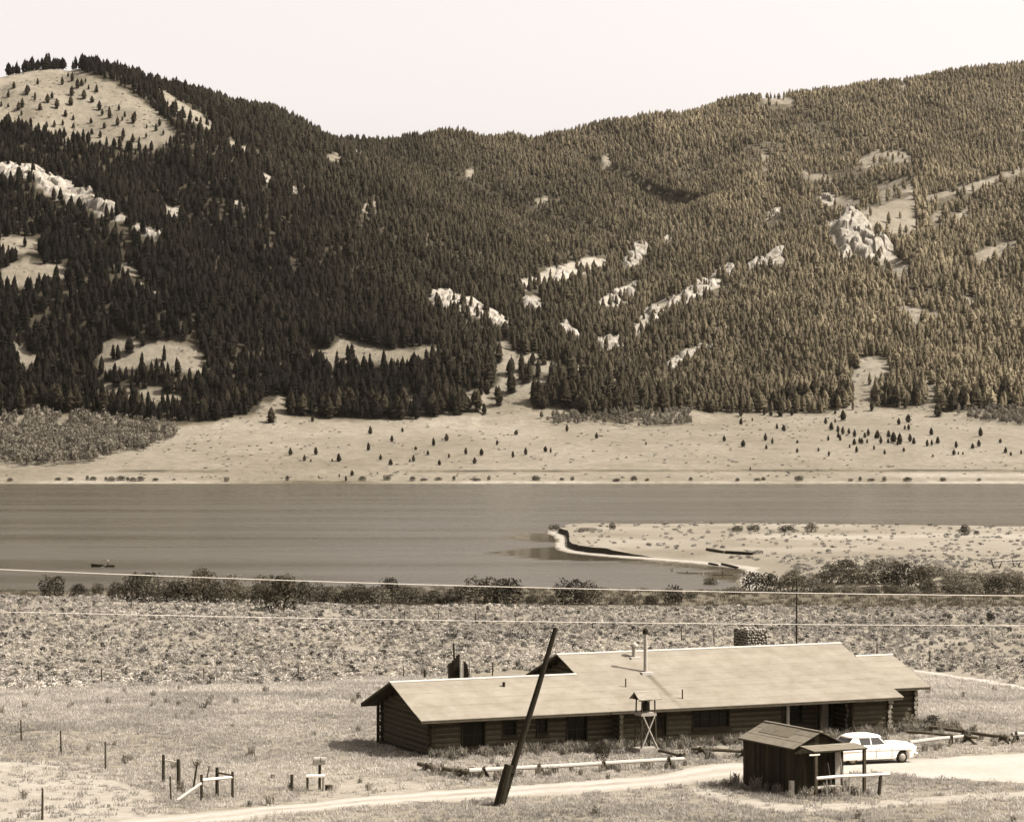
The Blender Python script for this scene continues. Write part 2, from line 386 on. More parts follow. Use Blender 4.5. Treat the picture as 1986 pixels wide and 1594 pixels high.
# ---- lake
def lake_mat():
    m = bpy.data.materials.new('lake_water'); m.use_nodes = True
    nt = m.node_tree; b = nt.nodes['Principled BSDF']
    b.inputs['Base Color'].default_value = sep(0.085); b.inputs['IOR'].default_value = 1.33
    b.inputs['Specular IOR Level'].default_value = 0.5
    geo = nt.nodes.new('ShaderNodeNewGeometry')
    def noise(scale, sx, sy, det):
        mp = nt.nodes.new('ShaderNodeMapping'); mp.inputs['Scale'].default_value = (sx, sy, 1)
        n = nt.nodes.new('ShaderNodeTexNoise'); n.inputs['Scale'].default_value = scale; n.inputs['Detail'].default_value = det
        nt.links.new(geo.outputs['Position'], mp.inputs[0]); nt.links.new(mp.outputs[0], n.inputs['Vector']); return n
    w = noise(0.9, 1.0, 0.7, 4)                # ripples
    s = noise(0.012, 0.35, 2.6, 7)             # wind streaks: calmer and rougher water
    mr = nt.nodes.new('ShaderNodeMapRange'); mr.inputs[1].default_value = 0.35; mr.inputs[2].default_value = 0.65
    mr.inputs[3].default_value = 0.19; mr.inputs[4].default_value = 0.32
    nt.links.new(s.outputs['Fac'], mr.inputs[0])
    ca = nt.nodes.new('ShaderNodeAttribute'); ca.attribute_name = 'calm'
    def lerp(a_sock, lo):
        q = nt.nodes.new('ShaderNodeMix'); q.inputs[3].default_value = lo
        nt.links.new(ca.outputs['Fac'], q.inputs[0]); nt.links.new(a_sock, q.inputs[2]); return q.outputs[0]
    nt.links.new(lerp(mr.outputs[0], 0.08), b.inputs['Roughness'])
    bp = nt.nodes.new('ShaderNodeBump'); bp.inputs['Distance'].default_value = 0.25
    vs_ = nt.nodes.new('ShaderNodeValue'); vs_.outputs[0].default_value = 0.38; nt.links.new(lerp(vs_.outputs[0], 0.04), bp.inputs['Strength'])
    nt.links.new(w.outputs['Fac'], bp.inputs['Height']); nt.links.new(bp.outputs[0], b.inputs['Normal'])
    return m
lx = np.linspace(-900, 900, 451); ly = np.linspace(430, 1345, 230); LX, LY = np.meshgrid(lx, ly)
LPX, LPY = proj(LX, LY, LX*0); wob_ = 3*fbm(LX/25, LY/40, 3, 130)
calm = np.zeros(LX.shape)                       # sheltered glassy water in the lee of the spit
for poly in ([(975,1042),(1010,1033),(1064,1032),(1080,1040),(1085,1052),(1030,1050)], [(940,1071),(1010,1064),(1085,1060),(1150,1072),(1300,1086),(1440,1104),(1440,1112),(1300,1098),(1180,1088),(1060,1087),(1000,1078)], [(1330,1110),(1440,1104),(1440,1128),(1380,1124)]):
    calm = np.maximum(calm, inpoly(LPX + wob_*4, LPY + wob_*.6, poly) * 1.0)
lake = grid_mesh('lake', LX, LY, LX*0, None, lake_mat())
at_ = lake.data.attributes.new('calm', 'FLOAT', 'POINT'); at_.data.foreach_set('value', calm.ravel().astype(np.float32)); tag(lake, kind='structure')

# ---- clearings and rock bands, traced once, carried as soil tone and tree density
CLEAR = [
 [(-400,160),(0,150),(60,138),(150,136),(215,160),(290,205),(345,255),(330,285),(250,292),(180,275),(100,272),(60,258),(0,245),(-400,240)],
 [(300,160),(335,190),(425,245),(400,255),(330,215)],
 [(440,275),(470,280),(515,303),(500,310),(455,295)],
 [(0,460),(60,462),(95,482),(40,492),(0,488)],
 [(0,552),(0,525),(45,500),(90,510),(135,515),(128,545),(70,552),(20,552)],
 [(228,508),(268,518),(262,542),(238,536)], [(270,548),(314,572),(310,584),(283,570)],
 [(183,705),(200,668),(235,656),(300,662),(372,668),(400,700),(396,722),(340,722),(300,706),(250,712),(200,717)],
 [(20,675),(50,678),(88,702),(60,717),(38,712)],
 [(593,690),(640,678),(660,652),(700,668),(760,678),(852,670),(850,692),(780,707),(700,707),(640,710)],
 [(955,672),(985,655),(1003,690),(1048,683),(1042,702),(1002,715),(1012,748),(1060,728),(1072,740),(1036,760),(1032,800),(955,805),(925,795),(895,772),(890,758),(940,760),(972,740),(960,700)],
 [(185,748),(235,752),(330,762),(378,775),(340,784),(255,778)], [(40,808),(60,785),(85,790),(90,808)],
 [(490,800),(510,780),(545,768),(562,795),(540,806)], [(785,775),(805,760),(815,780),(795,790)],
 [(1590,385),(1640,383),(1700,402),(1772,378),(1778,452),(1740,458),(1700,442),(1650,412)],
 [(1663,312),(1700,290),(1762,298),(1775,316),(1720,314),(1680,328)],
 [(1795,382),(1900,350),(2000,318),(2000,330),(1900,364),(1800,394)],
 [(1888,492),(1950,466),(1978,472),(1922,507),(1893,510)], [(1828,428),(1878,405),(1902,401),(1852,432)],
 [(1645,750),(1668,695),(1692,692),(1724,698),(1730,728),(1694,742),(1700,790),(1752,792),(1796,782),(1788,732),(1818,738),(1824,780),(1836,806),(1600,806),(1648,785)],
 [(1030,715),(1060,700),(1100,712),(1145,705),(1150,715),(1100,728)], [(1165,730),(1200,738),(1220,752),(1205,758)],
 [(1740,590),(1800,600),(1830,612),(1812,622),(1755,612)], [(1870,575),(1905,590),(1912,606),(1880,596)],
 [(1690,510),(1740,500),(1775,530),(1750,545),(1720,530)], [(1470,185),(1540,190),(1538,202),(1480,203)], [(1745,160),(1760,165),(1755,180),(1745,176)],
 [(1550,330),(1620,345),(1625,355),(1560,345)], [(1760,620),(1780,615),(1790,640),(1775,640)],
 [(1600,615),(1660,612),(1662,622),(1605,625)], [(1163,305),(1183,299),(1181,324),(1167,328)], [(1033,389),(1067,379),(1062,394),(1037,398)], [(1478,300),(1494,295),(1490,328),(1477,332)], [(1700,362),(1760,343),(1775,374),(1735,376),(1712,398)], [(905,330),(920,326),(918,342),(906,344)], [(700,398),(730,392),(735,412),(708,416)], [(1800,420),(1830,408),(1836,420),(1808,432)], [(1380,640),(1420,630),(1424,640),(1386,650)], [(630,300),(700,292),(720,305),(640,315)],
]
ROCK = [
 [(-30,316),(0,318),(60,322),(112,342),(182,370),(188,388),(160,396),(120,388),(88,370),(58,346),(-30,336)],
 [(160,396),(188,384),(232,403),(248,424),(225,430),(190,412)], [(250,422),(312,455),(320,468),(270,452)],
 [(826,560),(870,563),(920,583),(962,603),(1008,630),(990,636),(940,618),(890,602),(838,588)],
 [(1612,448),(1618,425),(1640,415),(1667,418),(1692,440),(1694,465),(1738,480),(1734,502),(1690,514),(1660,497),(1632,502),(1622,472)],
 [(1562,447),(1600,436),(1616,428),(1612,450),(1580,455)],
 [(1222,645),(1250,600),(1300,573),(1322,578),(1312,602),(1270,627),(1235,649)],
 [(1318,572),(1370,543),(1410,512),(1432,520),(1410,548),(1360,573),(1330,592)],
 [(1436,525),(1480,494),(1528,486),(1522,508),(1470,524)],
 [(983,562),(1010,544),(1080,518),(1130,503),(1177,498),(1177,518),(1120,532),(1060,549),(1010,566)],
 [(1008,575),(1040,578),(1060,602),(1052,614),(1018,597)], [(1203,505),(1256,468),(1260,486),(1220,518)],
 [(1283,462),(1302,453),(1296,478)], [(1148,594),(1190,565),(1237,543),(1232,577),(1180,594)],
 [(1152,658),(1212,648),(1207,670),(1163,675)], [(1086,622),(1134,655),(1122,660),(1082,636)],
 [(1286,712),(1330,680),(1387,658),(1384,669),(1330,697),(1300,714)],
 [(558,360),(578,362),(576,384),(562,378)], [(318,402),(350,402),(352,422),(322,420)], [(448,390),(470,392),(464,402)],
 [(508,338),(530,345),(528,356),(512,350)], [(1480,415),(1515,400),(1512,412),(1485,424)], [(1580,385),(1612,372),(1620,395),(1600,402)],
]
ASPEN = [[(-200,812),(0,814),(110,804),(200,814),(330,836),(347,846),(290,873),(200,896),(80,906),(-200,908)],
         [(1838,800),(1900,792),(2150,790),(2150,835),(1986,826),(1890,816)],
         [(1045,812),(1085,806),(1345,798),(1342,824),(1255,829),(1130,822),(1060,828)]]
FB_X = [-400,0,110,190,260,330,400,470,540,560,640,720,830,870,940,960,1030,1085,1140,1200,1250,1340,1400,1500,1600,1680,1760,1830,1900,1986,2400]
FB_Y = [812,808,802,800,815,828,822,805,796,806,812,815,810,806,805,792,796,790,812,818,804,796,802,800,804,796,796,796,796,800,800]

def project_visible(x, y, z): px, py = proj(x, y, z); return px, py

S2 = np.linspace(-1, 1, 400)
Yf = np.concatenate([np.arange(1296, 1420, 3.0), np.arange(1420, 1700, 5.0), np.arange(1700, 3650, 6.0), [3700, 3850]])
FX = S2[None, :] * (60 + 0.26*Yf)[:, None]; FY = np.repeat(Yf[:, None], len(S2), 1)
FZ = far_h(FX.ravel(), FY.ravel()).reshape(FX.shape)
FPX, FPY = proj(FX, FY, FZ)
jx, jy = 5*fbm(FX/20, FY/20, 3, 51), 5*fbm(FX/20, FY/20, 3, 52)
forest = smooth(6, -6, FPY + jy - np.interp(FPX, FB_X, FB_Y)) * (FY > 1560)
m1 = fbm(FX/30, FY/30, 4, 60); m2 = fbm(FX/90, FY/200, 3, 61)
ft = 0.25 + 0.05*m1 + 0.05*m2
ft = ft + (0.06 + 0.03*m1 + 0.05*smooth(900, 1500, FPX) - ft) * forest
for p in CLEAR: ft = np.where(inpoly(FPX + jx, FPY + jy, p) & (FY > 1600), 0.25 + 0.07*m1, ft)
for p in ROCK: ft = np.where(inpoly(FPX + jx, FPY + jy, p) & (FY > 1600), 0.38 + 0.08*m1, ft)
ft = np.where((FY > 1327) & (FZ < 1.2) & (FY < 1345), 0.30 + 0.10*m1 + 0.2*m2, ft)               # pale strand
bank = np.exp(-((FZ - 5.0)/0.5)**2) * (FY < 1440); ft = ft - 0.20*bank*smooth(-0.35, 0.1, m2)
mr_ = np.exp(-((FZ - 3.2 - 0.5*m1)/0.8)**2) * (FY < 1440) * smooth(1650, 1800, FPX); ft = ft + 0.12*mr_
terrain = grid_mesh('mountain', FX, FY, FZ, np.clip(ft, 0.03, 0.7), ground_mat('mountain_ground', 0.16, 0.34, 0.8, 1.5))
tag(terrain, kind='structure')

# ================================================================== plants: meshes
def needle_tree(seed, h=1.0, w=0.30, tiers=9, droop=0.05, ex=0.8):
    """unit-height conifer crown: boughs as bent spikes round a thin inner cone; trunk separate"""
    rnd = random.Random(seed); b = MB()
    n = 7
    lean = (rnd.uniform(-.02, .02), rnd.uniform(-.02, .02))
    def ring(r, z): return [(r*(1 + rnd.uniform(-.2,.2))*math.cos(2*math.pi*k/n), r*(1 + rnd.uniform(-.2,.2))*math.sin(2*math.pi*k/n), z + rnd.uniform(0,.04)) for k in range(n)]
    core = ring(w*.32, .10) + ring(w*.60, .30) + ring(w*.46, .62) + [(lean[0], lean[1], 0.96)]
    b.add(core, [(k, (k+1) % n, n + (k+1) % n, n + k) for k in range(n)] + [(n + k, n + (k+1) % n, 2*n + (k+1) % n, 2*n + k) for k in range(n)] + [(2*n + k, 2*n + (k+1) % n, 3*n) for k in range(n)] + [tuple(range(n-1, -1, -1))])
    for t in range(tiers):
        f = t/(tiers - 1.0); z = 0.13 + 0.80*f
        rad = w * (1 - f)**ex * min(1.0, 0.68 + 1.2*f) * rnd.uniform(0.85, 1.12) + 0.012
        nb = max(4, int(9 - 5*f))
        off = rnd.uniform(0, 6.28)
        for k in range(nb):
            if rnd.random() < 0.10: continue
            a = off + 2*math.pi*k/nb + rnd.uniform(-.25, .25); r = rad * rnd.uniform(0.65, 1.2)
            ca, sa = math.cos(a), math.sin(a); hw = r*rnd.uniform(0.30, 0.45) + 0.01
            zz = z + rnd.uniform(-.03, .03); tipz = zz - droop - 0.06*rnd.random()*(1-f)
            p0 = (0.15*r*ca, 0.15*r*sa, zz + 0.075); tip = (r*ca, r*sa, tipz)
            l = (0.55*r*ca - hw*sa, 0.55*r*sa + hw*ca, zz - 0.03); q = (0.55*r*ca + hw*sa, 0.55*r*sa - hw*ca, zz - 0.03)
            mid = (0.6*r*ca, 0.6*r*sa, zz + 0.03)
            b.add([p0, l, tip, q, mid], [(0, 1, 4), (1, 2, 4), (2, 3, 4), (3, 0, 4)])
    return b
def trunk_mb(r=0.02, top=0.5, bot=0.0):
    b = MB(); b.tube((0,0,bot), (0,0,top), r, r*0.55, 5); return b
def leaf_cloud(seed, n, shape, size, flat=0.5):
    rnd = random.Random(seed); b = MB()
    for i in range(n):
        p = shape(rnd); s = size * rnd.uniform(0.6, 1.4)
        d = Vector((rnd.gauss(0,1), rnd.gauss(0,1), rnd.gauss(0,1)*flat)).normalized(); e = d.orthogonal().normalized()
        e.rotate(Matrix.Rotation(rnd.uniform(0, 6.28), 3, d)); g = d.cross(e)
        c = Vector(p)
        b.add([c - e*s*0.5, c + g*s*0.35, c + e*s*0.6, c - g*s*0.35], [(0, 1, 2, 3)])
    return b
def dome(w=0.5, h=1.0, lo=0.02, lobes=4, seed=0):
    rr = random.Random(seed); L = [(rr.uniform(-.22,.22)*2*w, rr.uniform(-.22,.22)*2*w, rr.uniform(0.45, 0.75)*h, rr.uniform(0.26, 0.40)) for _ in range(lobes)]
    def f(r):
        if r.random() < 0.35:
            a = r.uniform(0, 6.28); z = r.uniform(lo, 0.55*h); q = w*math.sqrt(r.uniform(0.35, 1))*(0.72 + 0.28*z/(0.55*h)); return (q*math.cos(a), q*math.sin(a), z)
        x, y, z, s = r.choice(L); v = Vector((r.gauss(0,1), r.gauss(0,1), r.gauss(0,1))).normalized() * s * (r.uniform(0.55, 1)**0.5)
        return (x + v.x*w*1.7, y + v.y*w*1.7, max(lo, z + v.z*h*0.95))
    return f

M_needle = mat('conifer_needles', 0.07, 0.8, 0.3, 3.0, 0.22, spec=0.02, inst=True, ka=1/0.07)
M_bark = mat('pine_bark', 0.07, 0.9, 0.3, 8.0)
M_needle2 = mat('lone_pine_needles', 0.034, 0.8, 0.3, 3.0, 0.3, spec=0.02)
M_aspen = mat('aspen_leaves', 0.26, 0.75, 0.3, 4.0, 0.3, trans=0.25)
M_aspenbark = mat('aspen_bark', 0.35, 0.8, 0.3, 9.0)
M_willow = mat('willow_leaves', 0.12, 0.7, 0.35, 3.0, 0.35, trans=0.2)
M_willowd = mat('dark_willow_leaves', 0.05, 0.7, 0.35, 3.0, 0.25, trans=0.1)
M_willowl = mat('pale_willow_leaves', 0.22, 0.7, 0.35, 3.0, 0.25, trans=0.25)
M_stem = mat('willow_stems', 0.12, 0.9, 0.3, 6.0)
M_sage = mat('sagebrush_leaves', 0.60, 0.8, 0.3, 3.0, 0.3, trans=0.2, inst=True)
M_grass = mat('dry_grass', 0.66, 0.8, 0.2, 3.0, 0.2, trans=0.45, inst=True)
M_weed = mat('tall_weeds', 0.36, 0.8, 0.35, 3.0, 0.4, trans=0.3)

CROWN = [needle_tree(100 + i, 1, w, t, d, 0.48).mesh('crown', M_needle2) for i, (w, t, d) in enumerate([(0.29,9,.05),(0.33,9,.06),(0.26,10,.05),(0.40,8,.05),(0.31,8,.03)])]
TRUNK = trunk_mb(0.022, 0.4, -0.12).mesh('trunk', M_bark)

def joined(name, parts):
    b = MB(); ms = []
    for i, (mb, m) in enumerate(parts): b.add(mb.v, mb.f, i); ms.append(m)
    return bpy.data.objects.new(name, b.mesh(name, ms))
def src(name, parts): return joined(name, parts)
PINE_SRC = [src('forest_pine', [(needle_tree(200 + i, 1, w, t, d, 0.52), M_needle), (trunk_mb(0.02, 0.35, -0.15), M_bark)]) for i, (w, t, d) in enumerate([(0.20,8,.05),(0.24,8,.06),(0.17,9,.05),(0.30,7,.03),(0.22,8,.05),(0.36,6,.01),(0.26,6,.02)])]
ASPEN_SRC = [src('aspen', [(leaf_cloud(300 + i, 150, dome(0.26, 0.95, 0.25, 5, i), 0.13), M_aspen), (trunk_mb(0.015, 0.7, -0.05), M_aspenbark)]) for i in range(4)]
SAGE_SRC = [src('sage_bush', [(leaf_cloud(320 + i, 80, dome(0.5, 0.75, 0.02, 4, 20 + i), 0.22, 0.8), M_sage)]) for i in range(5)]
def tuft(seed, n, h, spread, bend):
    rnd = random.Random(seed); b = MB()
    for i in range(n):
        a = rnd.uniform(0, 6.28); r = spread*math.sqrt(rnd.random()); x, y = r*math.cos(a), r*math.sin(a)
        hh = h*rnd.uniform(0.5, 1.0); a2 = rnd.uniform(0, 6.28); bx, by = bend*hh*math.cos(a2), bend*hh*math.sin(a2)
        w = rnd.uniform(0.015, 0.035); a3 = rnd.uniform(0, 6.28); wx, wy = w*math.cos(a3), w*math.sin(a3)
        b.add([(x-wx, y-wy, -0.03), (x+wx, y+wy, -0.03), (x+bx*0.4+wx*.7, y+by*.4+wy*.7, hh*0.6), (x+bx*0.4-wx*.7, y+by*.4-wy*.7, hh*0.6), (x+bx, y+by, hh)], [(0,1,2,3), (3,2,4)])
    return b
GRASS_SRC = [src('grass_tuft', [(tuft(340 + i, 26, 0.26, 0.40, 0.5), M_grass)]) for i in range(4)]
WEED_SRC = [src('weed_clump', [(tuft(360 + i, 24, 0.75, 0.22, 0.3), M_weed), (leaf_cloud(370 + i, 22, dome(0.22, 0.6, 0.05, 3, i), 0.13), M_weed)]) for i in range(4)]

# ---- scatter by geometry nodes
def scatter(name, pts, rotz, scl, srcs, label, cat, tilt=None, tone=None):
    n = len(pts); me = bpy.data.meshes.new(name)
    me.vertices.add(n); me.vertices.foreach_set('co', np.asarray(pts, np.float32).ravel())
    rot = np.zeros((n, 3), np.float32); rot[:, 2] = rotz
    if tilt is not None: rot[:, :2] = tilt
    a = me.attributes.new('rot', 'FLOAT_VECTOR', 'POINT'); a.data.foreach_set('vector', rot.ravel())
    s3 = np.asarray(scl, np.float32)
    if s3.ndim == 1: s3 = np.repeat(s3[:, None], 3, 1)
    a = me.attributes.new('scl', 'FLOAT_VECTOR', 'POINT'); a.data.foreach_set('vector', np.ascontiguousarray(s3).ravel())
    a = me.attributes.new('idx', 'INT', 'POINT'); a.data.foreach_set('value', np.random.randint(0, len(srcs), n).astype(np.int32))
    a = me.attributes.new('tone', 'FLOAT', 'POINT'); a.data.foreach_set('value', (np.ones(n) if tone is None else np.asarray(tone)).astype(np.float32))
    o = link(name, me)
    ng = bpy.data.node_groups.new(name + '_nodes', 'GeometryNodeTree')
    ng.interface.new_socket('Geometry', in_out='INPUT', socket_type='NodeSocketGeometry')
    ng.interface.new_socket('Geometry', in_out='OUTPUT', socket_type='NodeSocketGeometry')
    gi = ng.nodes.new('NodeGroupInput'); go = ng.nodes.new('NodeGroupOutput')
    iop = ng.nodes.new('GeometryNodeInstanceOnPoints'); jn = ng.nodes.new('GeometryNodeJoinGeometry')
    for s_ in srcs:
        oi = ng.nodes.new('GeometryNodeObjectInfo'); oi.inputs['Object'].default_value = s_; oi.inputs['As Instance'].default_value = True
        ng.links.new(oi.outputs['Geometry'], jn.inputs[0])
    def attr(nm, t):
        q = ng.nodes.new('GeometryNodeInputNamedAttribute'); q.data_type = t; q.inputs['Name'].default_value = nm; return q.outputs['Attribute']
    ng.links.new(gi.outputs[0], iop.inputs['Points']); ng.links.new(jn.outputs[0], iop.inputs['Instance'])
    iop.inputs['Pick Instance'].default_value = True
    ng.links.new(attr('idx', 'INT'), iop.inputs['Instance Index'])
    e2r = ng.nodes.new('FunctionNodeEulerToRotation'); ng.links.new(attr('rot', 'FLOAT_VECTOR'), e2r.inputs[0])
    ng.links.new(e2r.outputs[0], iop.inputs['Rotation']); ng.links.new(attr('scl', 'FLOAT_VECTOR'), iop.inputs['Scale'])
    ng.links.new(iop.outputs[0], go.inputs[0])
    md = o.modifiers.new('scatter', 'NODES'); md.node_group = ng
    return tag(o, label, cat, kind='stuff')

# ================================================================== forest
sp_ = 4.3
gy = np.arange(1600, 3560, sp_); pts = []
for y in gy:
    xs = np.arange(-(0.235*y + 30), 0.235*y + 30, sp_); pts.append(np.stack([xs, np.full(xs.shape, y)], 1))
pts = np.concatenate(pts); pts += np.random.uniform(-0.5, 0.5, pts.shape)*sp_*0.95
fx, fy = pts[:, 0], pts[:, 1]; fzv = far_h(fx, fy)
fpx, fpy = proj(fx, fy, fzv)
qx, qy = 4*fbm(fx/14, fy/14, 3, 71), 4*fbm(fx/14, fy/14, 3, 72)
keep = (fpy + qy < np.interp(fpx, FB_X, FB_Y))
dens = 0.95 + 0.4*np.minimum(0, fbm(fx/28, fy/40, 3, 73) + 0.18)
incl = np.zeros(len(fx), bool)
for i, p in enumerate(CLEAR):
    m = inpoly(fpx + qx, fpy + qy, p); incl |= m
    dens = np.where(m, 0.0 if i == 0 else 0.05, dens)
for p in ROCK: m = inpoly(fpx + qx*0.6, fpy + qy*0.6, p); incl |= m; dens = np.where(m, 0.05, dens)
for p in ASPEN: dens = np.where(inpoly(fpx, fpy, p), 0.03, dens)
# thinner, patchy cover along the left crest flank
left_flank = inpoly(fpx, fpy, [(200,150),(300,150),(520,255),(560,300),(480,300),(380,260),(300,215)]); dens = np.where(left_flank & ~incl, 0.55, dens)
# trees rooted just below a clearing do not hide it: thin them as well
for i, p in enumerate(CLEAR + ROCK):
    if i == 0: continue
    dens = np.where((inpoly(fpx, fpy - 12, p) | (inpoly(fpx, fpy - 22, p) if i >= len(CLEAR) else False)) & ~incl, dens*0.28, dens)
for p, k_ in (([(1560,320),(1790,300),(1790,460),(1560,440)], .62), ([(1000,500),(1260,470),(1260,600),(1100,600)], .6), ([(0,440),(260,490),(320,570),(0,580)], .75), ([(1720,560),(1960,560),(1940,650),(1740,640)], .75)):
    dens = np.where(inpoly(fpx, fpy, p), dens*k_, dens)
keep &= np.random.rand(len(fx)) < dens
fx, fy, fzv, fpx, fpy = fx[keep], fy[keep], fzv[keep], fpx[keep], fpy[keep]
ex_ = [ghit(np.random.uniform(1255, 1355), np.random.uniform(366, 398), far=True) for _ in range(110)]     # the steep step above the ledge is wooded too
fx, fy, fzv = np.append(fx, [p.x for p in ex_]), np.append(fy, [p.y for p in ex_]), np.append(fzv, [p.z for p in ex_]); fpx, fpy = proj(fx, fy, fzv)
fh = (5.2 + 7.6*np.random.rand(len(fx))**1.2 + 2.0*smooth(1900, 1650, fy)) * (1 + 0.25*fbm(fx/40, fy/40, 2, 75)) * (1 - 0.2*smooth(2300, 2800, fy))
# drop the trees hidden behind nearer ground (kept with a margin so that a step aside shows none missing)
bins = np.clip(((fpx + 500)/3).astype(int), 0, 999); order = np.argsort(fy)
gx = ((FPX + 500)/3).astype(int); hid = np.zeros(len(fx), bool)
ang = np.full((1000, len(Yf)), 1e9)
for j in range(len(Yf)):
    ok = (gx[j] >= 0) & (gx[j] < 1000); np.minimum.at(ang[:, j], gx[j][ok], FPY[j][ok])
run = np.minimum.accumulate(np.where(ang > 1e8, 1e8, ang), axis=1)
jrow = np.clip(np.searchsorted(Yf, fy) - 14, 0, len(Yf)-1)
b3 = [np.clip(bins + k, 0, 999) for k in (-4, -2, 0, 2, 4)]
lim = np.max([run[b, jrow] for b in b3], axis=0)
vis = (fpy - fh/fy*F) < lim + 45
fx, fy, fzv, fpx, fpy, fh = fx[vis], fy[vis], fzv[vis], fpx[vis], fpy[vis], fh[vis]
print('forest trees', len(fx))

# ---- trees that stand apart: one object each
def pine(x, y, z, h, label, group, k=None, wx=1.0):
    t = empty('pine_tree', (x, y, z), random.uniform(0, 6.28), label, 'tree', group)
    link('crown', CROWN[random.randrange(len(CROWN)) if k is None else k], t, scale=(h*wx, h*wx, h)); link('trunk', TRUNK, t, scale=(h, h, h))
    return t
Z1 = [(335,120,45),(512,108,25),(454,163,38),(325,210,45),(35,232,40),(162,268,42),(125,270,15),(392,262,32),(447,290,35),(585,206,20),(683,185,45),(755,157,40),(652,235,30),(573,270,38),(553,272,18),(768,250,25),(716,290,30),(861,232,38),(947,236,38),(909,282,35),(1033,180,30),(1138,124,28),(1120,250,38),(1190,235,42),(1299,218,32),(1328,222,28),(1418,105,38),(1580,145,34),(1852,178,18),(235,350,32),(201,378,30),(52,362,15),(165,355,18),(375,338,12),(8,270,12)]
Z2 = [(15,258,40),(126,150,45),(200,125,24),(362,178,38),(407,188,40),(140,295,46),(286,255,52),(332,275,40),(292,310,32),(496,270,22),(495,333,32),(635,325,28),(703,355,35),(682,145,44),(745,80,30),(745,135,28),(797,125,75),(1377,218,50),(1225,135,55),(1163,150,48),(1203,180,30),(1228,182,40),(1540,302,46),(1648,305,35),(1689,293,48),(1700,225,58),(1830,270,30),(1865,335,40),(1900,352,28),(1967,342,30),(1525,348,38),(1555,345,20),(1585,345,20),(1387,360,20),(1196,325,28),(1070,345,35),(1000,312,30),(886,330,42),(840,300,24),(187,450,22),(385,95,70),(460,88,45),(280,85,45),(322,90,35)]
Z2C = [(699,255,42),(720,185,58),(763,200,52),(795,212,58),(835,210,45),(872,230,56),(766,235,40),(778,255,45),(870,282,48),(905,272,48),(920,275,45),(940,235,40),(962,222,52),(955,272,36),(1010,240,40),(1023,240,62),(1045,275,58),(1095,232,52),(1093,268,34),(1128,268,80),(1170,278,82),(1155,285,40),(1237,262,60),(1262,275,48),(1350,290,48),(1380,285,45),(1419,272,52)]
Z3 = [(957,1037,32),(1598,1145,45),(1738,1140,42),(1675,1175,35),(1711,1180,18),(1865,1178,45),(1829,1177,15),(1720,960,35)]
Z4 = [(1420,95,100),(985,60,80),(1205,45,90),(125,95,60)]
lone = [(600+x/2.837, 800+y/2.837, h/2.837) for x, y, h in Z1] + [(1400+x/3.389, 780+y/3.389, h/3.389) for x, y, h in Z2] + [(x/2.837, 480+y/2.837, h/2.837) for x, y, h in Z3]
for px, py, h in lone:
    p = ghit(px, py, far=True); pine(p.x, p.y, p.z, 1.1*h/F*p.y, 'small dark conifer standing by itself on the open far-shore meadow', 'conifers dotted over the far meadow', wx=random.uniform(1.05, 1.45))
for x, y, h in Z2C:
    p = ghit(1400+x/3.389, 780+y/3.389, far=True); pine(p.x, p.y, p.z, h/3.389/F*p.y, 'dark conifer in the close cluster of trees on the open far meadow', 'conifer cluster on the far meadow', random.choice((1, 3, 4)))
for px, py, h in [(1400+x/3.389, 780+y/3.389, h/3.389) for x, y, h in Z4] + [(526, 820, 32)]:
    p = ghit(px, py, far=True); pine(p.x, p.y, p.z, h/F*p.y, 'tall full conifer standing just clear of the forest edge', 'big conifers in front of the forest')
HT = [(30,172),(55,178),(75,165),(68,190),(130,150),(122,165),(140,158),(157,168),(165,160),(170,175),(150,172),(190,180),(50,180),(15,190),(55,185),(95,200),(110,205),(100,192),(65,195),(15,210),(35,215),(5,208),(28,245),(42,225),(80,215),(108,212),(140,187),(140,205),(165,192),(190,210),(195,215),(197,225),(210,215),(215,230),(232,215),(235,235),(240,228),(260,240),(262,230),(285,250),(300,255),(308,245),(318,262),(60,240),(72,250),(90,250),(108,248),(122,245),(142,235),(145,250),(130,265),(175,240),(205,250),(228,245),(235,275),(240,268),(258,278),(270,275),(285,268),(90,268),(100,275),(45,262),(20,255),(75,275),(110,268),(175,262),(192,268),(130,228),(45,210),(180,200)]
for px, py in HT:
    p = ghit(px + random.uniform(-3, 3), py, far=True)
    if p.y < 3400: pine(p.x, p.y, p.z, random.uniform(3.6, 9.0), 'scattered conifer on the bare grassy top of the mountain', 'conifers on the bare hilltop', random.choice((0, 1, 3, 4)))
size = fh/fy + 0.0006*np.random.rand(len(fx)); edge = np.interp(fpx, FB_X, FB_Y) - fpy
cand = np.where((edge < 22) & (fpx > 5) & (fpx < 1980))[0]; cand = cand[np.argsort(-size[cand])][:95]
for i in cand: pine(fx[i], fy[i], fzv[i], fh[i], 'conifer in the front row of the dense forest above the meadow', 'front row of the forest')
rest = np.ones(len(fx), bool); rest[cand] = False
# needles pale rightwards and upslope: distance haze painted into the foliage colour
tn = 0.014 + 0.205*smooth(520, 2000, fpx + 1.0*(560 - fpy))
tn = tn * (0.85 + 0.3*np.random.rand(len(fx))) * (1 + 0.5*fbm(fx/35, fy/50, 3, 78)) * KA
n_ = int(rest.sum()); wdt = np.random.uniform(0.85, 1.35, n_)
scatter('conifer_forest', np.stack([fx, fy, fzv], 1)[rest], np.random.uniform(0, 6.28, n_), np.stack([fh[rest]*wdt, fh[rest]*wdt, fh[rest]], 1), PINE_SRC, 'dense conifer forest covering the mountainside', 'forest', 0.05*np.random.randn(n_, 2), tn[rest])

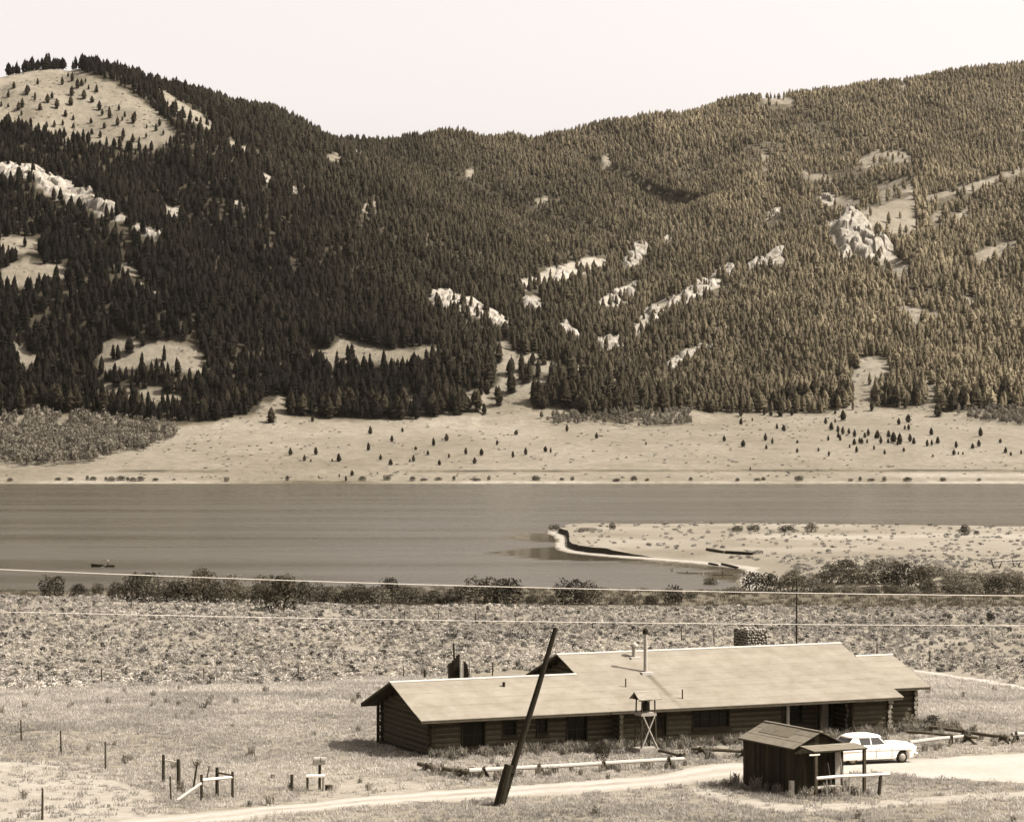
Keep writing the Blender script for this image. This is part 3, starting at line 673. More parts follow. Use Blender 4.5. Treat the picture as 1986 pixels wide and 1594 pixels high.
# ---- aspen groves
AL = ['pale leafy aspen grove by the lake below the conifers', 'pale strip of aspens under the forest beside the open meadow', 'pale brush and aspens at the mouth of the rocky gully']
for gi_, poly in enumerate(ASPEN):
    q = []
    xs_ = [p[0] for p in poly]; ys_ = [p[1] for p in poly]
    ya, yb = 1380, 1800
    cx = np.random.uniform(-520, 520, 60000); cy = np.random.uniform(ya, yb, 60000)
    cz = far_h(cx, cy); ppx, ppy = proj(cx, cy, cz)
    m = inpoly(ppx, ppy, poly); cx, cy, cz = cx[m], cy[m], cz[m]
    dn = 1100 if gi_ == 0 else (420 if gi_ == 1 else 190)
    cx, cy, cz = cx[:dn], cy[:dn], cz[:dn]
    sc = np.random.uniform(5.5, 8.5, len(cx)) * (1.0 if gi_ == 0 else 0.62)
    print('aspens', len(cx))
    scatter('aspen_grove', np.stack([cx, cy, cz], 1), np.random.uniform(0, 6.28, len(cx)), sc, ASPEN_SRC, AL[gi_], 'trees')

# ---- rock outcrops
import bmesh
M_rock = mat('limestone', 0.36, 0.9, 0.45, 0.22, 0.12, bump=0.6)
def crag(poly, seed, amp, cell):
    """broken rock face standing proud of the slope: Voronoi blocks of uneven height, edges sunk into the soil"""
    rnd = np.random.RandomState(seed)
    wp = [ghit(px, py + 2, far=True) for px, py in poly]; yc = float(np.median([p.y for p in wp]))
    wp = [p for p in wp if abs(p.y - yc) < 130]; P2 = [(p.x, p.y) for p in wp]
    xs = [p[0] for p in P2]; ys = [p[1] for p in P2]
    st = 1.5; gx_ = np.arange(min(xs)-3, max(xs)+3, st); gy_ = np.arange(min(ys)-3, max(ys)+3, st*1.3)
    if len(gx_)*len(gy_) > 24000: k = math.sqrt(len(gx_)*len(gy_)/24000.0); gx_ = np.arange(min(xs)-3, max(xs)+3, st*k); gy_ = np.arange(min(ys)-3, max(ys)+3, st*1.3*k)
    X, Y = np.meshgrid(gx_, gy_)
    wx, wy = X + 2.0*fbm(X/5, Y/5, 2, seed), Y + 2.0*fbm(X/5, Y/5, 2, seed+1)
    d, _ = polydist(X, Y, P2 + [P2[0]]); ins = inpoly(X, Y, P2); sd_ = np.where(ins, d, -d)
    nc = max(8, int((max(xs)-min(xs))*(max(ys)-min(ys))/(cell*cell*1.6))); nc = min(nc, 260)
    cx_, cy_ = rnd.uniform(min(xs), max(xs), nc), rnd.uniform(min(ys), max(ys), nc); ch_ = rnd.rand(nc); tx, ty = rnd.uniform(-.35,.35,nc), rnd.uniform(-.5,.15,nc)
    best = np.full(X.shape, 1e9); sec = np.full(X.shape, 1e9); idx = np.zeros(X.shape, int)
    for k in range(nc):
        q = (wx-cx_[k])**2 + (0.6*(wy-cy_[k]))**2; m = q < best; sec = np.where(m, best, np.minimum(sec, q)); best = np.where(m, q, best); idx = np.where(m, k, idx)
    crack = smooth(0.0, 1.6, np.sqrt(sec) - np.sqrt(best))
    hgt = amp*((0.72 + 0.28*ch_[idx]) if amp > 10 else (0.3 + 0.7*ch_[idx])) * (0.45 + 0.55*crack) + (X-cx_[idx])*tx[idx] + (Y-cy_[idx])*ty[idx]*0.5 + 1.1*fbm(X/3, Y/3, 3, seed+2)
    edge_ = smooth(-2.0, 4.0 if amp < 10 else 7.0, sd_ + 2.2*fbm(X/6, Y/6, 3, seed+3))
    Z = far_h(X.ravel(), Y.ravel()).reshape(X.shape) - 1.5 + edge_*(hgt + 1.0)
    keep = edge_ > 0.01
    r, c = X.shape; b = MB(); vid = -np.ones(X.shape, int); base = Vector((xs[0], ys[0], 0)); base.z = fz(xs[0], ys[0])
    cells = keep[:-1,:-1] | keep[1:,:-1] | keep[:-1,1:] | keep[1:,1:]
    for i_, j_ in zip(*np.where(cells)):
        q = []
        for a_, b_ in ((i_, j_), (i_, j_+1), (i_+1, j_+1), (i_+1, j_)):
            if vid[a_, b_] < 0: vid[a_, b_] = len(b.v); b.v.append((X[a_,b_]-base.x, Y[a_,b_]-base.y, Z[a_,b_]-base.z))
            q.append(int(vid[a_, b_]))
        b.f.append(tuple(q)); b.mi.append(0)
    return b, base
RLAB = {0:'long pale rock rib running down across the wooded slope',3:'smooth pale rock face on the nose of the wooded spur',4:'big pale rounded rock dome above the forest',6:'pale rock slab at the foot of the gully wall',7:'broken pale crag rising up the gully wall',9:'long pale rock ledge rising above the gully',
        1:'pale rock slab below the end of the long rib',2:'thin tail of rocks trailing down from the rib',5:'low rock shoulder beside the rock dome',8:'craggy rock band leading to the rock dome',10:'small rock step under the long ledge',11:'short pale cliff above the long ledge',12:'tiny pale rock knob highest above the ledge',13:'pale tilted rock face inside the gully',14:'pale rocks at the bottom of the gully',15:'narrow rock rib on the gully side of the spur',16:'low rock rib among trees below the gully mouth',17:'small upright pale rock in the dark forest',18:'ragged group of rocks in the dark forest',19:'little grey rock showing between forest trees',20:'small pale rock near the forest ridge',21:'short slanting rock streak above the gully',22:'jagged rock tooth uphill of the rock dome'}
for ri, poly in enumerate(ROCK):
    xs_ = [p[0] for p in poly]; ys_ = [p[1] for p in poly]; area = 0.5*abs(sum(xs_[i-1]*ys_[i] - xs_[i]*ys_[i-1] for i in range(len(poly))))
    b, base = crag(poly, 900 + ri*10, 12.0 if ri == 4 else (3.5 if ri == 3 else 5.0), 17.0 if ri == 4 else 7.0)
    if b.f: tag(b.build('rock_outcrop', M_rock, loc=base), RLAB[ri], 'rock', 'pale rock outcrops on the mountain')
# ---- low scrub speckling the far meadow and the clearings
cx = np.random.uniform(-1, 1, 26000)*430; cy = np.random.uniform(1340, 2350, 26000); cz = far_h(cx, cy); ppx, ppy = proj(cx, cy, cz)
m = (ppy > np.interp(ppx, FB_X, FB_Y)) & (np.random.rand(len(cx)) < 0.14 + 0.35*fbm(cx/30, cy/50, 3, 140))
for p in CLEAR: m |= inpoly(ppx, ppy, p) & (np.random.rand(len(cx)) < .5)
cx, cy, cz = cx[m], cy[m], cz[m]; sc = np.random.uniform(.4, 1.5, len(cx))
scatter('meadow_scrub', np.stack([cx, cy, cz], 1), np.random.uniform(0, 6.28, len(cx)), np.stack([sc*1.6, sc*1.6, sc*.7], 1), SAGE_SRC, 'low scrub speckling the far meadow and the mountain clearings', 'scrub', None, np.random.uniform(.3, .9, len(cx)))
# ================================================================== road and paths
M_road = mat('gravel_road', 0.56, 0.95, 0.14, 0.5, bump=0.4)
def strip(name, top, bot, n=140, m=12, lift=0.035, jit=0.25):
    def interp(pl, t):
        L = [0]
        for a, b in zip(pl[:-1], pl[1:]): L.append(L[-1] + math.dist(a, b))
        s = t*L[-1]
        return np.interp(s, L, [p[0] for p in pl]), np.interp(s, L, [p[1] for p in pl])
    tp = [ghit(*p) for p in top]; bp = [ghit(*p) for p in bot]
    X = np.zeros((n, m)); Y = np.zeros((n, m))
    for i in range(n):
        t = i/(n-1.0); a = interp([(p.x, p.y) for p in tp], t); b = interp([(p.x, p.y) for p in bp], t)
        j1, j2 = random.uniform(-jit, jit), random.uniform(-jit, jit)
        for j in range(m):
            k = j/(m-1.0); X[i, j] = a[0]*(1-k) + b[0]*k; Y[i, j] = (a[1]+j1)*(1-k) + (b[1]+j2)*k
    Z = near_h(X.copy(), Y.copy()) + lift
    Z[:, 0] -= 0.05; Z[:, -1] -= 0.05
    return X[::-1], Y[::-1], Z[::-1]
def sheet(name, top, bot, material, **kw):
    X, Y, Z = strip(name, top, bot, **kw); r, c = X.shape
    k = np.linspace(0, 1, c)[None, :] + 0.06*fbm(X/6, Y/6, 2, 150); n_ = fbm(X/2.5, Y/2.5, 4, 151)
    tr = np.exp(-((k-.3)/.10)**2) + np.exp(-((k-.7)/.10)**2)                       # wheel tracks, thin growth between them and at the verges
    t = 0.42 + 0.11*tr + 0.07*n_ - 0.16*np.exp(-((k-.5)/.09)**2)*smooth(-.1, .5, n_) - 0.15*(smooth(.12, 0, k) + smooth(.88, 1, k))*smooth(-.4, .4, n_)
    if name == 'road': t = t + (0.50 + 0.08*n_ - t)*smooth(11, 16, X)              # the open yard is bare gravel
    return tag(grid_mesh(name, X, Y, Z, np.clip(t, .2, .75), ground_mat(name + '_gravel', 2.5, 0.16, 0.4, 0.05)), kind='structure')
sheet('road', [(-120,1640),(120,1602),(330,1579),(480,1566),(660,1550),(830,1534),(1000,1523),(1160,1512),(1290,1501),(1345,1484),(1400,1480),(1470,1479),(1600,1478),(1780,1472),(1880,1464),(1986,1459),(2150,1456)],
      [(-60,1670),(180,1630),(380,1600),(520,1584),(660,1569),(830,1557),(1000,1547),(1160,1538),(1290,1527),(1370,1517),(1440,1508),(1500,1503),(1600,1501),(1690,1499),(1800,1510),(1986,1522),(2150,1530)], M_road)
sheet('path', [(1770,1297),(1800,1301),(1880,1313),(1986,1329),(2150,1352)], [(1775,1303),(1805,1309),(1880,1322),(1986,1340),(2150,1366)], M_road, n=40, m=4, lift=0.03)

# ================================================================== the log lodge
AL_ = R(23.6); EU = Vector((math.cos(AL_), math.sin(AL_), 0)); EV = Vector((-math.sin(AL_), math.cos(AL_), 0))
LO = Vector((-5.08, 150.0, 16.3)); EZ = 2.39; PT = 0.356
M_log = mat('weathered_logs', 0.066, 0.85, 0.4, 3.0, 0.3, stretch=(0.6, 6, 6), bump=0.5)
M_logend = mat('pale_log_ends', 0.34, 0.9, 0.3, 9.0, 0.2)
M_chink = mat('mortar_chinking', 0.115, 0.9, 0.3, 4.0)
M_roof = mat('roll_roofing', 0.31, 0.9, 0.16, 0.9, 0.045, bump=0.35)
M_ridge = mat('ridge_metal', 0.62, 0.6, 0.08, 3.0)
M_deck = mat('roof_boards', 0.10, 0.9, 0.3, 3.0)
M_glass = mat('window_glass', 0.012, 0.25, 0, spec=0.12)
M_trim = mat('dark_trim', 0.04, 0.8, 0.3, 4.0)
M_pale = mat('pale_wood', 0.45, 0.85, 0.25, 5.0, 0.15)
M_white = mat('white_paint', 0.62, 0.7, 0.1, 4.0, ka=0.75)
M_black = mat('sooty_iron', 0.03, 0.7, 0.2, 6.0)
M_pipe = mat('galvanised_pipe', 0.50, 0.5, 0.12, 4.0)
def soot(m, u, v):            # rust run-off below the stovepipe, down the fall line
    nt = m.node_tree; b = nt.nodes['Principled BSDF']; old = b.inputs['Base Color'].links[0].from_socket
    tc = nt.nodes.new('ShaderNodeTexCoord'); sx = nt.nodes.new('ShaderNodeSeparateXYZ'); nt.links.new(tc.outputs['Object'], sx.inputs[0])
    def M(op, a, b_=None):
        q = nt.nodes.new('ShaderNodeMath'); q.operation = op
        for i, s in enumerate((a, b_)):
            if s is None: continue
            if isinstance(s, (int, float)): q.inputs[i].default_value = s
            else: nt.links.new(s, q.inputs[i])
        return q.outputs[0]
    def MR(s, a, b_, c, d):
        q = nt.nodes.new('ShaderNodeMapRange'); nt.links.new(s, q.inputs[0])
        for i, k in enumerate((a, b_, c, d)): q.inputs[i+1].default_value = k
        return q.outputs[0]
    du = M('ABSOLUTE', M('SUBTRACT', sx.outputs[0], u)); w = MR(du, .02, .30, 1, 0)
    up = MR(sx.outputs[1], v - .35, v - .2, 1, 0); dn = MR(sx.outputs[1], 0.4, v, .25, .75)
    fac = M('MULTIPLY', M('MULTIPLY', w, up), dn)
    mx = nt.nodes.new('ShaderNodeMix'); mx.data_type = 'RGBA'; mx.inputs[7].default_value = sep(0.09)
    nt.links.new(fac, mx.inputs[0]); nt.links.new(old, mx.inputs[6]); nt.links.new(mx.outputs[2], b.inputs['Base Color'])
lodge = empty('log_lodge', LO, AL_, 'long dark log lodge with pale low-pitched roofs beside the gravel road', 'house')
LR = 0.14; LP = 0.292
def log_mesh(i, endmat):
    rnd = random.Random(50 + i); n = 9; st = 7; vs = []; fs = []
    for k in range(st):
        f = k/(st-1.0); ox, oz = (rnd.uniform(-.012,.012), rnd.uniform(-.010,.010))
        for j in range(n):
            a = 2*math.pi*j/n; r = LR*(1 + rnd.uniform(-.05,.05)); vs.append((f, ox + r*math.cos(a), oz + r*math.sin(a)))
    for k in range(st-1):
        for j in range(n): fs.append((k*n+j, (k+1)*n+j, (k+1)*n+(j+1) % n, k*n+(j+1) % n))
    b = MB(); b.add(vs, fs); b.add(vs[:n], [tuple(range(n))], 1); b.add(vs[-n:], [tuple(range(n-1, -1, -1))], 1)
    me = b.mesh('log', [M_log, endmat]); me.polygons.foreach_set('use_smooth', [len(p.vertices) == 4 for p in me.polygons]); return me
LOGM = [log_mesh(i, M_log) for i in range(5)]; LOGP = [log_mesh(i, M_logend) for i in range(5)]
def wall(a, b, z0, ztop, openings=(), ext=0.28, clip=None, phase=0.0, parent=None):
    """log wall from a to b (u,v): chinking behind, one log object per course and stretch"""
    parent = parent or lodge
    a, b = Vector((*a, 0)), Vector((*b, 0)); L = (b - a).length; d = (b - a)/L; rz = math.atan2(d.y, d.x); nrm = Vector((d.y, -d.x, 0))
    ch = MB(); rows = []; zc = z0 + LP*(0.5 + phase)
    while zc < ztop + (0.0 if not clip else 2.6):
        s0, s1 = 0.0, L
        if clip:
            s0, s1 = clip(zc + 0.12)
            if s1 - s0 < 0.5: break
        cuts = sorted([(o[0], o[1]) for o in openings if o[2] - 0.02 < zc < o[3] + 0.02]); seg = []; cur = s0
        for c0, c1 in cuts: seg.append((cur, c0)); cur = c1
        seg.append((cur, s1))
        for c0, c1 in seg:
            if c1 - c0 > 0.08: rows.append((zc, c0, c1, c0 == s0, c1 == s1))
        zc += LP
    w = link('wall', None, parent)
    for zc, c0, c1, e0, e1 in rows:
        p = a + d*c0; q = a + d*c1; t = nrm*0.10
        ch.hexa([p - t + Vector((0,0,zc-LP/2)), q - t + Vector((0,0,zc-LP/2)), q + t + Vector((0,0,zc-LP/2)), p + t + Vector((0,0,zc-LP/2))][::1],
                [p - t + Vector((0,0,zc+LP/2)), q - t + Vector((0,0,zc+LP/2)), q + t + Vector((0,0,zc+LP/2)), p + t + Vector((0,0,zc+LP/2))])
    me = ch.mesh('wall', M_chink); w.user_remap if False else None
    bpy.data.objects.remove(w); w = link('wall', me, parent)
    for i, (zc, c0, c1, e0, e1) in enumerate(rows):
        x0 = c0 - (ext*random.uniform(.75, 1.25) if (e0 and not clip) else 0); x1 = c1 + (ext*random.uniform(.75, 1.25) if (e1 and not clip) else 0)
        p = a + d*x0
        link('log', (LOGP if max(a.x, b.x) > 30 else LOGM)[random.randrange(5)], w, (p.x, p.y, zc), (0, 0, rz), (x1 - x0, 1, 1))
    return w
def window(u0, u1, z0, z1, v, mull=1, rails=1, parent=None):
    b = MB(); t = 0.09
    b.box(u0, u1, v-0.20, v+0.06, z0-0.05, z0+t); b.box(u0, u1, v-0.18, v+0.06, z1-t, z1); b.box(u0, u0+t, v-0.18, v+0.06, z0+t, z1-t); b.box(u1-t, u1, v-0.18, v+0.06, z0+t, z1-t)
    w = b.build('window', M_trim, parent or lodge)
    MB().box(u0+t, u1-t, v-0.03, v-0.01, z0+t, z1-t).build('pane', M_glass, w)
    m = MB()
    for k in range(mull): x = u0 + (u1-u0)*(k+1)/(mull+1); m.box(x-0.022, x+0.022, v-0.075, v-0.035, z0+t, z1-t)
    m.build('mullion', M_trim, w)
    for k in range(rails): z = z0 + (z1-z0)*(k+1)/(rails+1); MB().box(u0+t, u1-t, v-0.07, v-0.036, z-0.02, z+0.02).build('rail', M_trim, w)
    MB().box(u0-0.06, u1+0.06, v-0.26, v-0.15, z0-0.11, z0-0.055).build('sill', M_trim, w)
    return w
VF = 0.9                                            # front wall line
eav = EZ + PT*VF - 0.20
wall((1.0, VF), (12.45, VF), 0, eav, [(1.75,3.25,0.6,2.1),(4.3,5.2,1.15,2.1),(6.4,7.15,1.15,2.1),(8.3,9.65,0.6,2.1)])
for u0, u1, z0, m in ((2.75,4.25,0.6,1),(5.3,6.2,1.15,0),(7.4,8.15,1.15,0),(9.3,10.65,0.6,1)): window(u0, u1, z0, 2.1, VF, m)
def gclip(v0, v1, vr, vs):      # a gable wall: course length under the roof at height z; vs = wall start
    def f(z):
        need = (z + 0.14 - EZ)/PT
        lo = max(v0, need); hi = min(v1, 2*vr - need); return (lo - vs, hi - vs)
    return f
wall((1.0, VF), (1.0, 8.4), 0, EZ + PT*VF - 0.2, [], phase=0.5)
wall((1.0, VF), (1.0, 8.4), LP*8.5, 99, [], clip=gclip(0.75, 9.0, 4.83, VF))
wall((1.0, 8.4), (12.45, 8.4), 0, 2.55, [])
# main block
wall((12.45, VF), (23.6, VF), 0, eav, [(2.3,3.3,-0.1,2.05),(5.0,7.5,1.0,2.1)], ext=0.05)
wall((28.3, VF), (30.9, VF), 0, eav, [])
wall((23.6, 2.9), (28.3, 2.9), 0, 3.0, [(0.7,2.4,0.9,2.1),(3.55,4.35,-0.1,2.05)], ext=0.0)
wall((23.6, VF), (23.6, 2.9), 0, 2.6, [], ext=0.2, phase=0.5); wall((28.3, VF), (28.3, 2.9), 0, 2.6, [], ext=0.2, phase=0.5)
window(17.45, 19.95, 1.0, 2.1, VF, 3); window(24.3, 26.0, 0.9, 2.1, 2.9, 1)
wall((12.45, VF), (12.45, 14.1), EZ + 0.1, 99, [], clip=gclip(0.9, 14.1, 7.5, VF))
wall((12.45, 8.4), (12.45, 14.1), 0, 2.55, [], phase=0.5)
wall((30.9, VF), (30.9, 14.1), 0, EZ + PT*VF - 0.2, [], phase=0.5); wall((30.9, VF), (30.9, 14.1), LP*8.5, 99, [], clip=gclip(0.9, 14.1, 7.5, VF))
wall((12.45, 14.1), (30.9, 14.1), 0, 2.55, [])
# stub of crossing logs between the wings
wall((12.45, 0.1), (12.45, VF), 0, 2.15, [], phase=0.5, ext=0.1)
# right wing
wall((31.1, 2.1), (33.5, 2.1), 0, EZ + PT*2.1 - 0.2, [], ext=0.22); wall((33.5, 2.1), (33.5, 9.1), 0, EZ + PT*2.1 - 0.2, [], phase=0.5)
wall((33.5, 2.1), (33.5, 9.1), LP*9.5, 99, [], clip=gclip(2.0, 9.2, 5.62, 2.1)); wall((31.1, 9.1), (33.5, 9.1), 0, 2.9, [])
# doors
def door(u0, u1, v, z1, m, panel):
    b = MB(); b.box(u0, u1, v-0.05, v+0.03, 0.02, z1); d = b.build('door', m, lodge)
    f = MB(); f.box(u0-0.1, u0-0.005, v-0.18, v+0.05, 0, z1+0.1); f.box(u1+0.005, u1+0.1, v-0.18, v+0.05, 0, z1+0.1); f.box(u0-0.005, u1+0.005, v-0.17, v+0.05, z1+0.005, z1+0.1); f.build('door_frame', M_trim, d)
    MB().tube((u1-0.12, v-0.05, 1.0), (u1-0.12, v-0.12, 1.0), 0.03).build('handle', M_black, d)
    if panel: MB().box(u0+0.15, u1-0.15, v-0.062, v-0.052, 1.1, z1-0.15).build('pane', M_glass, d)
door(14.82, 15.68, VF, 1.95, M_trim, True); door(27.22, 27.88, 2.9, 1.95, M_pale, False)
# porch posts
for u, v, m in ((23.75, 0.55, M_pale), (26.0, 0.55, M_trim), (28.2, 0.55, M_trim), (0.95, 9.3, M_log), (4.6, 9.3, M_log), (8.4, 9.3, M_log)):
    MB().tube((u, v, -0.25), (u, v, EZ + PT*min(v, 9.66 - v) - 0.18), 0.11, 0.10, 8).build('porch_post', m, lodge)
MB().box(23.6, 28.3, 0.4, 2.8, -0.2, 0.0).build('porch_floor', M_deck, lodge)
# roofs: deck, roll-roofing courses laid from the eave, ridge cap
def roof_section(u0, u1, v0, vr, v1, courses):
    z = lambda v: EZ + PT*(v if v <= vr else 2*vr - v)
    d = MB()
    for va, vb in ((v0, vr), (vr, v1)):
        bot = [(u0, va, z(va)-0.13), (u1, va, z(va)-0.13), (u1, vb, z(vb)-0.13), (u0, vb, z(vb)-0.13)]
        top = [(x, y, w + 0.10) for x, y, w in bot]; d.hexa(bot, top)
    for va in (v0, v1):      # fascia
        s = -1 if va == v0 else 1
        d.box(u0, u1, min(va, va + s*0.03), max(va, va + s*0.03), z(va)-0.19, z(va)-0.035)
    deck = d.build('roof', M_deck, lodge)
    for va, vb in ((v0, vr), (v1, vr)):
        for k in range(courses):
            f0 = va + (vb-va)*k/courses; f1 = va + (vb-va)*min(1.0, (k+1.06)/courses); s = -1 if va == v0 else 1
            e0, e1 = 0.007 + random.uniform(0, .006), 0.002
            if k == 0: f0 += s*0.05
            zz = lambda v: EZ + PT*((v if va == v0 else 2*vr - v))
            jl = 0.03 + random.uniform(0, 0.025)
            bot = [(u0-jl, f0, zz(f0)-0.028), (u1+jl, f0, zz(f0)-0.028), (u1+jl, f1, zz(f1)-0.028), (u0-jl, f1, zz(f1)-0.028)]
            top = [(u0-jl, f0, zz(f0)+e0), (u1+jl, f0, zz(f0)+e0), (u1+jl, f1, zz(f1)+e1), (u0-jl, f1, zz(f1)+e1)]
            if va != v0: bot, top = bot[::-1], top[::-1]
            MB().hexa(bot, top).build('roofing_strip', M_roof, deck)
    c = MB()
    for s in (-1, 1):
        bot = [(u0-0.07, vr, z(vr)+0.02), (u1+0.07, vr, z(vr)+0.02), (u1+0.07, vr+s*0.16, z(vr+s*0.16)+0.018), (u0-0.07, vr+s*0.16, z(vr+s*0.16)+0.018)]
        top = [(x, y, w+0.03) for x, y, w in bot]
        if s == 1: pass
        else: bot, top = bot[::-1], top[::-1]
        c.hexa(bot, top)
    c.build('ridge_cap', M_ridge, deck)
roof_section(0.0, 11.72, 0.0, 4.83, 9.66, 6)
roof_section(11.80, 31.40, 0.0, 7.5, 15.0, 9)
roof_section(31.48, 34.05, 1.15, 5.62, 10.1, 5)
def roof_pt(px, py):      # where a photo pixel meets the front roof plane, in lodge coordinates
    dx = (px - CX)/F; dy = (py - CY)/F
    t = (CH - LO.z - EZ + PT*(LO.x*EV.x + LO.y*EV.y)) / (dy + PT*(dx*EV.x + EV.y))
    q = Vector((dx*t, t, CH - dy*t)) - LO; return Vector((q.dot(EU), q.dot(EV), q.z))
p = roof_pt(1252, 1303); soot(M_roof, p.x, p.y)
sp1 = MB().tube(p - Vector((0,0,.1)), p + Vector((0.0, 0, 2.32)), 0.125, 0.115, 12).build('stovepipe', M_pipe, lodge, smooth=False)
MB().lathe([(0.13, 2.28), (0.17, 2.30), (0.17, 2.52), (0.11, 2.58), (0.11, 2.63)], p, 12).build('cap', M_black, sp1)
MB().box(p.x-0.4, p.x+0.4, p.y-0.40, p.y+0.35, p.z-0.16, p.z+0.02).build('flashing', M_ridge, sp1, )
p = roof_pt(1230, 1274)
sp2 = MB().tube(p - Vector((0,0,.1)), p + Vector((0,0,0.62)), 0.145, 0.135, 12).build('roof_ventilator', M_pipe, lodge)
MB().lathe([(0.14, 0.60), (0.24, 0.66), (0.22, 0.78), (0.05, 0.92), (0.02, 0.94)], p, 12).build('cap', M_pipe, sp2)
MB().box(p.x-0.36, p.x+0.36, p.y-0.36, p.y+0.32, p.z-0.14, p.z+0.02).build('flashing', M_ridge, sp2)
for px, py, h in ((1213.5, 1332, 0.5), (1323.5, 1355, 0.56), (977, 1331, 0.26)):
    p = roof_pt(px, py); MB().tube(p - Vector((0,0,.1)), p + Vector((0,0,h)), 0.04 if h > .3 else 0.09, None, 8).build('vent_pipe', M_trim, lodge)
# stone chimney on the back slope
M_mortar = mat('dark_mortar', 0.05, 0.9, 0.2, 4.0)
M_stone = mat('field_stone', 0.42, 0.9, 0.35, 3.0, 0.35, bump=0.4)
u0, u1, v0, v1, zb, zt = 25.4, 26.75, 8.5, 10.4, 3.2, 5.95
chim = MB().box(u0, u1, v0, v1, zb, zt).build('chimney', M_mortar, lodge)
def stone_mesh(i):
    rnd = random.Random(70 + i); bm = bmesh.new(); bmesh.ops.create_icosphere(bm, subdivisions=1, radius=1.0)
    for v in bm.verts: v.co *= rnd.uniform(.8, 1.12)
    me = bpy.data.meshes.new('stone'); bm.to_mesh(me); bm.free(); me.materials.append(M_stone); return me
STM = [stone_mesh(i) for i in range(5)]
def stones(a, d, L, z0, z1, nrm, par, s=0.17):
    z = z0
    while z < z1:
        t = random.uniform(0, .08)
        while t < L - 0.04:
            w = random.uniform(.6, 1.7)*s; q = a + d*(t + w/2)
            link('stone', random.choice(STM), par, (q.x + nrm.x*0.0, q.y + nrm.y*0.0, z + random.uniform(-.05, .05) + s*0.5), (random.uniform(-.3,.3), random.uniform(-.3,.3), math.atan2(d.y, d.x)), (w*0.46, s*0.42, s*random.uniform(.36, .5)))
            t += w*1.04
        z += s*0.98
stones(Vector((u0, v0, 0)), Vector((1,0,0)), u1-u0, 4.3, zt-0.02, Vector((0,-1,0)), chim)
stones(Vector((u0, v1, 0)), Vector((0,-1,0)), v1-v0, 4.3, zt-0.02, Vector((-1,0,0)), chim)
for k in range(10):
    link('stone', random.choice(STM), chim, (u0 + 0.1 + (u1-u0-0.2)*(k % 5)/4, v0 + 0.25 + 1.3*(k//5), zt + 0.02), (0, 0, random.uniform(0, 3)), (0.17, 0.14, random.uniform(.06, .13)))

# ---- mast behind the lodge
q = P(1545, 1250, 172); zg = nz(q.x, q.y)
mast = MB(); mast.tube((0,0,-0.4), (0,0, (CH - (1122-CY)/F*172) - zg), 0.075, 0.045, 8)
tag(mast.build('mast', M_trim, loc=(q.x, q.y, zg)), 'thin dark bare mast rising behind the lodge ridge', 'pole')

# ---- upright slab stack behind the left wing
q = P(890, 1312, 172); zg = nz(q.x, q.y); st = empty('slab_stack', (q.x, q.y, zg), R(10), 'dark stack of upright slabs and poles leaning behind the lodge', 'wood stack')
pz = lambda py: CH - (py-CY)/F*172 - zg
ux = lambda px: (px-890)/F*172
def slab(x0, x1, ztl, ztr, y, m, nm, th=0.12, lean=0.0):
    MB().hexa([(x0, y, -0.3), (x1, y, -0.3), (x1, y+th, -0.3), (x0, y+th, -0.3)], [(x0+lean, y, ztl), (x1+lean, y, ztr), (x1+lean, y+th, ztr), (x0+lean, y+th, ztl)]).build(nm, m, st)
xs_ = [871, 875, 879, 883, 887, 891]; tops = [1287, 1285, 1281, 1277, 1272, 1270]
for k in range(6): slab(ux(xs_[k]-2), ux(xs_[k]+1.9), pz(tops[k]), pz(tops[k]-1), 0.05*k, M_black, 'slab')
slab(ux(892), ux(894.5), pz(1268), pz(1268), -0.12, M_pale, 'pale_slab'); slab(ux(897), ux(898.6), pz(1283), pz(1283), -0.10, M_pale, 'pale_slab')
for k, (x, t) in enumerate(((900, 1281), (903, 1283), (906, 1288), (908.5, 1295))): slab(ux(x-1.4), ux(x+1.4), pz(t), pz(t+2), 0.06*k, M_black, 'slab')
MB().tube((ux(911), -.1, -0.3), (ux(911.5), 0, pz(1280)), 0.05, 0.04, 6).build('pole', M_pale, st)
MB().tube((ux(888), 0.5, -0.3), (ux(881), 0.3, pz(1248)), 0.08, 0.06, 6).build('pole', M_black, st)
MB().tube((ux(917), 0.1, -0.2), (ux(912), 0.1, pz(1306)), 0.10, 0.08, 6).build('prop', M_black, st)

# ---- bell tower
q = P(1252, 1450, 153.0); zt_ = CH - (1449-CY)/F*153.0; zg = nz(q.x, q.y)
bt = empty('bell_tower', (q.x, q.y, zg), AL_, 'little open bell tower with shingled gable roof on crossed legs before the lodge', 'bell tower')
b0 = zt_ - zg
MB().hexa([(-.75,-.7,-.2),(.75,-.7,-.2),(.75,.7,-.2),(-.75,.7,-.2)], [(-.6,-.55,b0-0.19),(.6,-.55,b0-0.19),(.6,.55,b0-0.19),(-.6,.55,b0-0.19)]).build('stone_footing', M_stone, bt)
MB().box(-.62,.62,-.56,.56,b0-0.185,b0).build('base_slab', M_pale, bt)
pf = b0 + 1.92; rt = pf + 0.86
for sx in (-1, 1):
    for sy in (-1, 1): MB().tube((sx*.47, sy*.42, b0), (sx*.40, sy*.36, rt), 0.05, 0.045, 7).build('post', M_log if sy > 0 or True else M_pale, bt)
MB().box(-.48,.48,-.44,.44,pf-0.09,pf+0.07).build('platform', M_pale, bt)
for sx in (-1, 1):
    MB().tube((sx*.50, -.50, b0), (-sx*.36, -.44, pf-0.10), 0.045, 0.04, 6).build('cross_brace', M_pale, bt)
    MB().tube((sx*.48, .46, b0), (-sx*.36, .40, pf-0.10), 0.04, 0.035, 6).build('cross_brace', M_log, bt)
tr = MB()
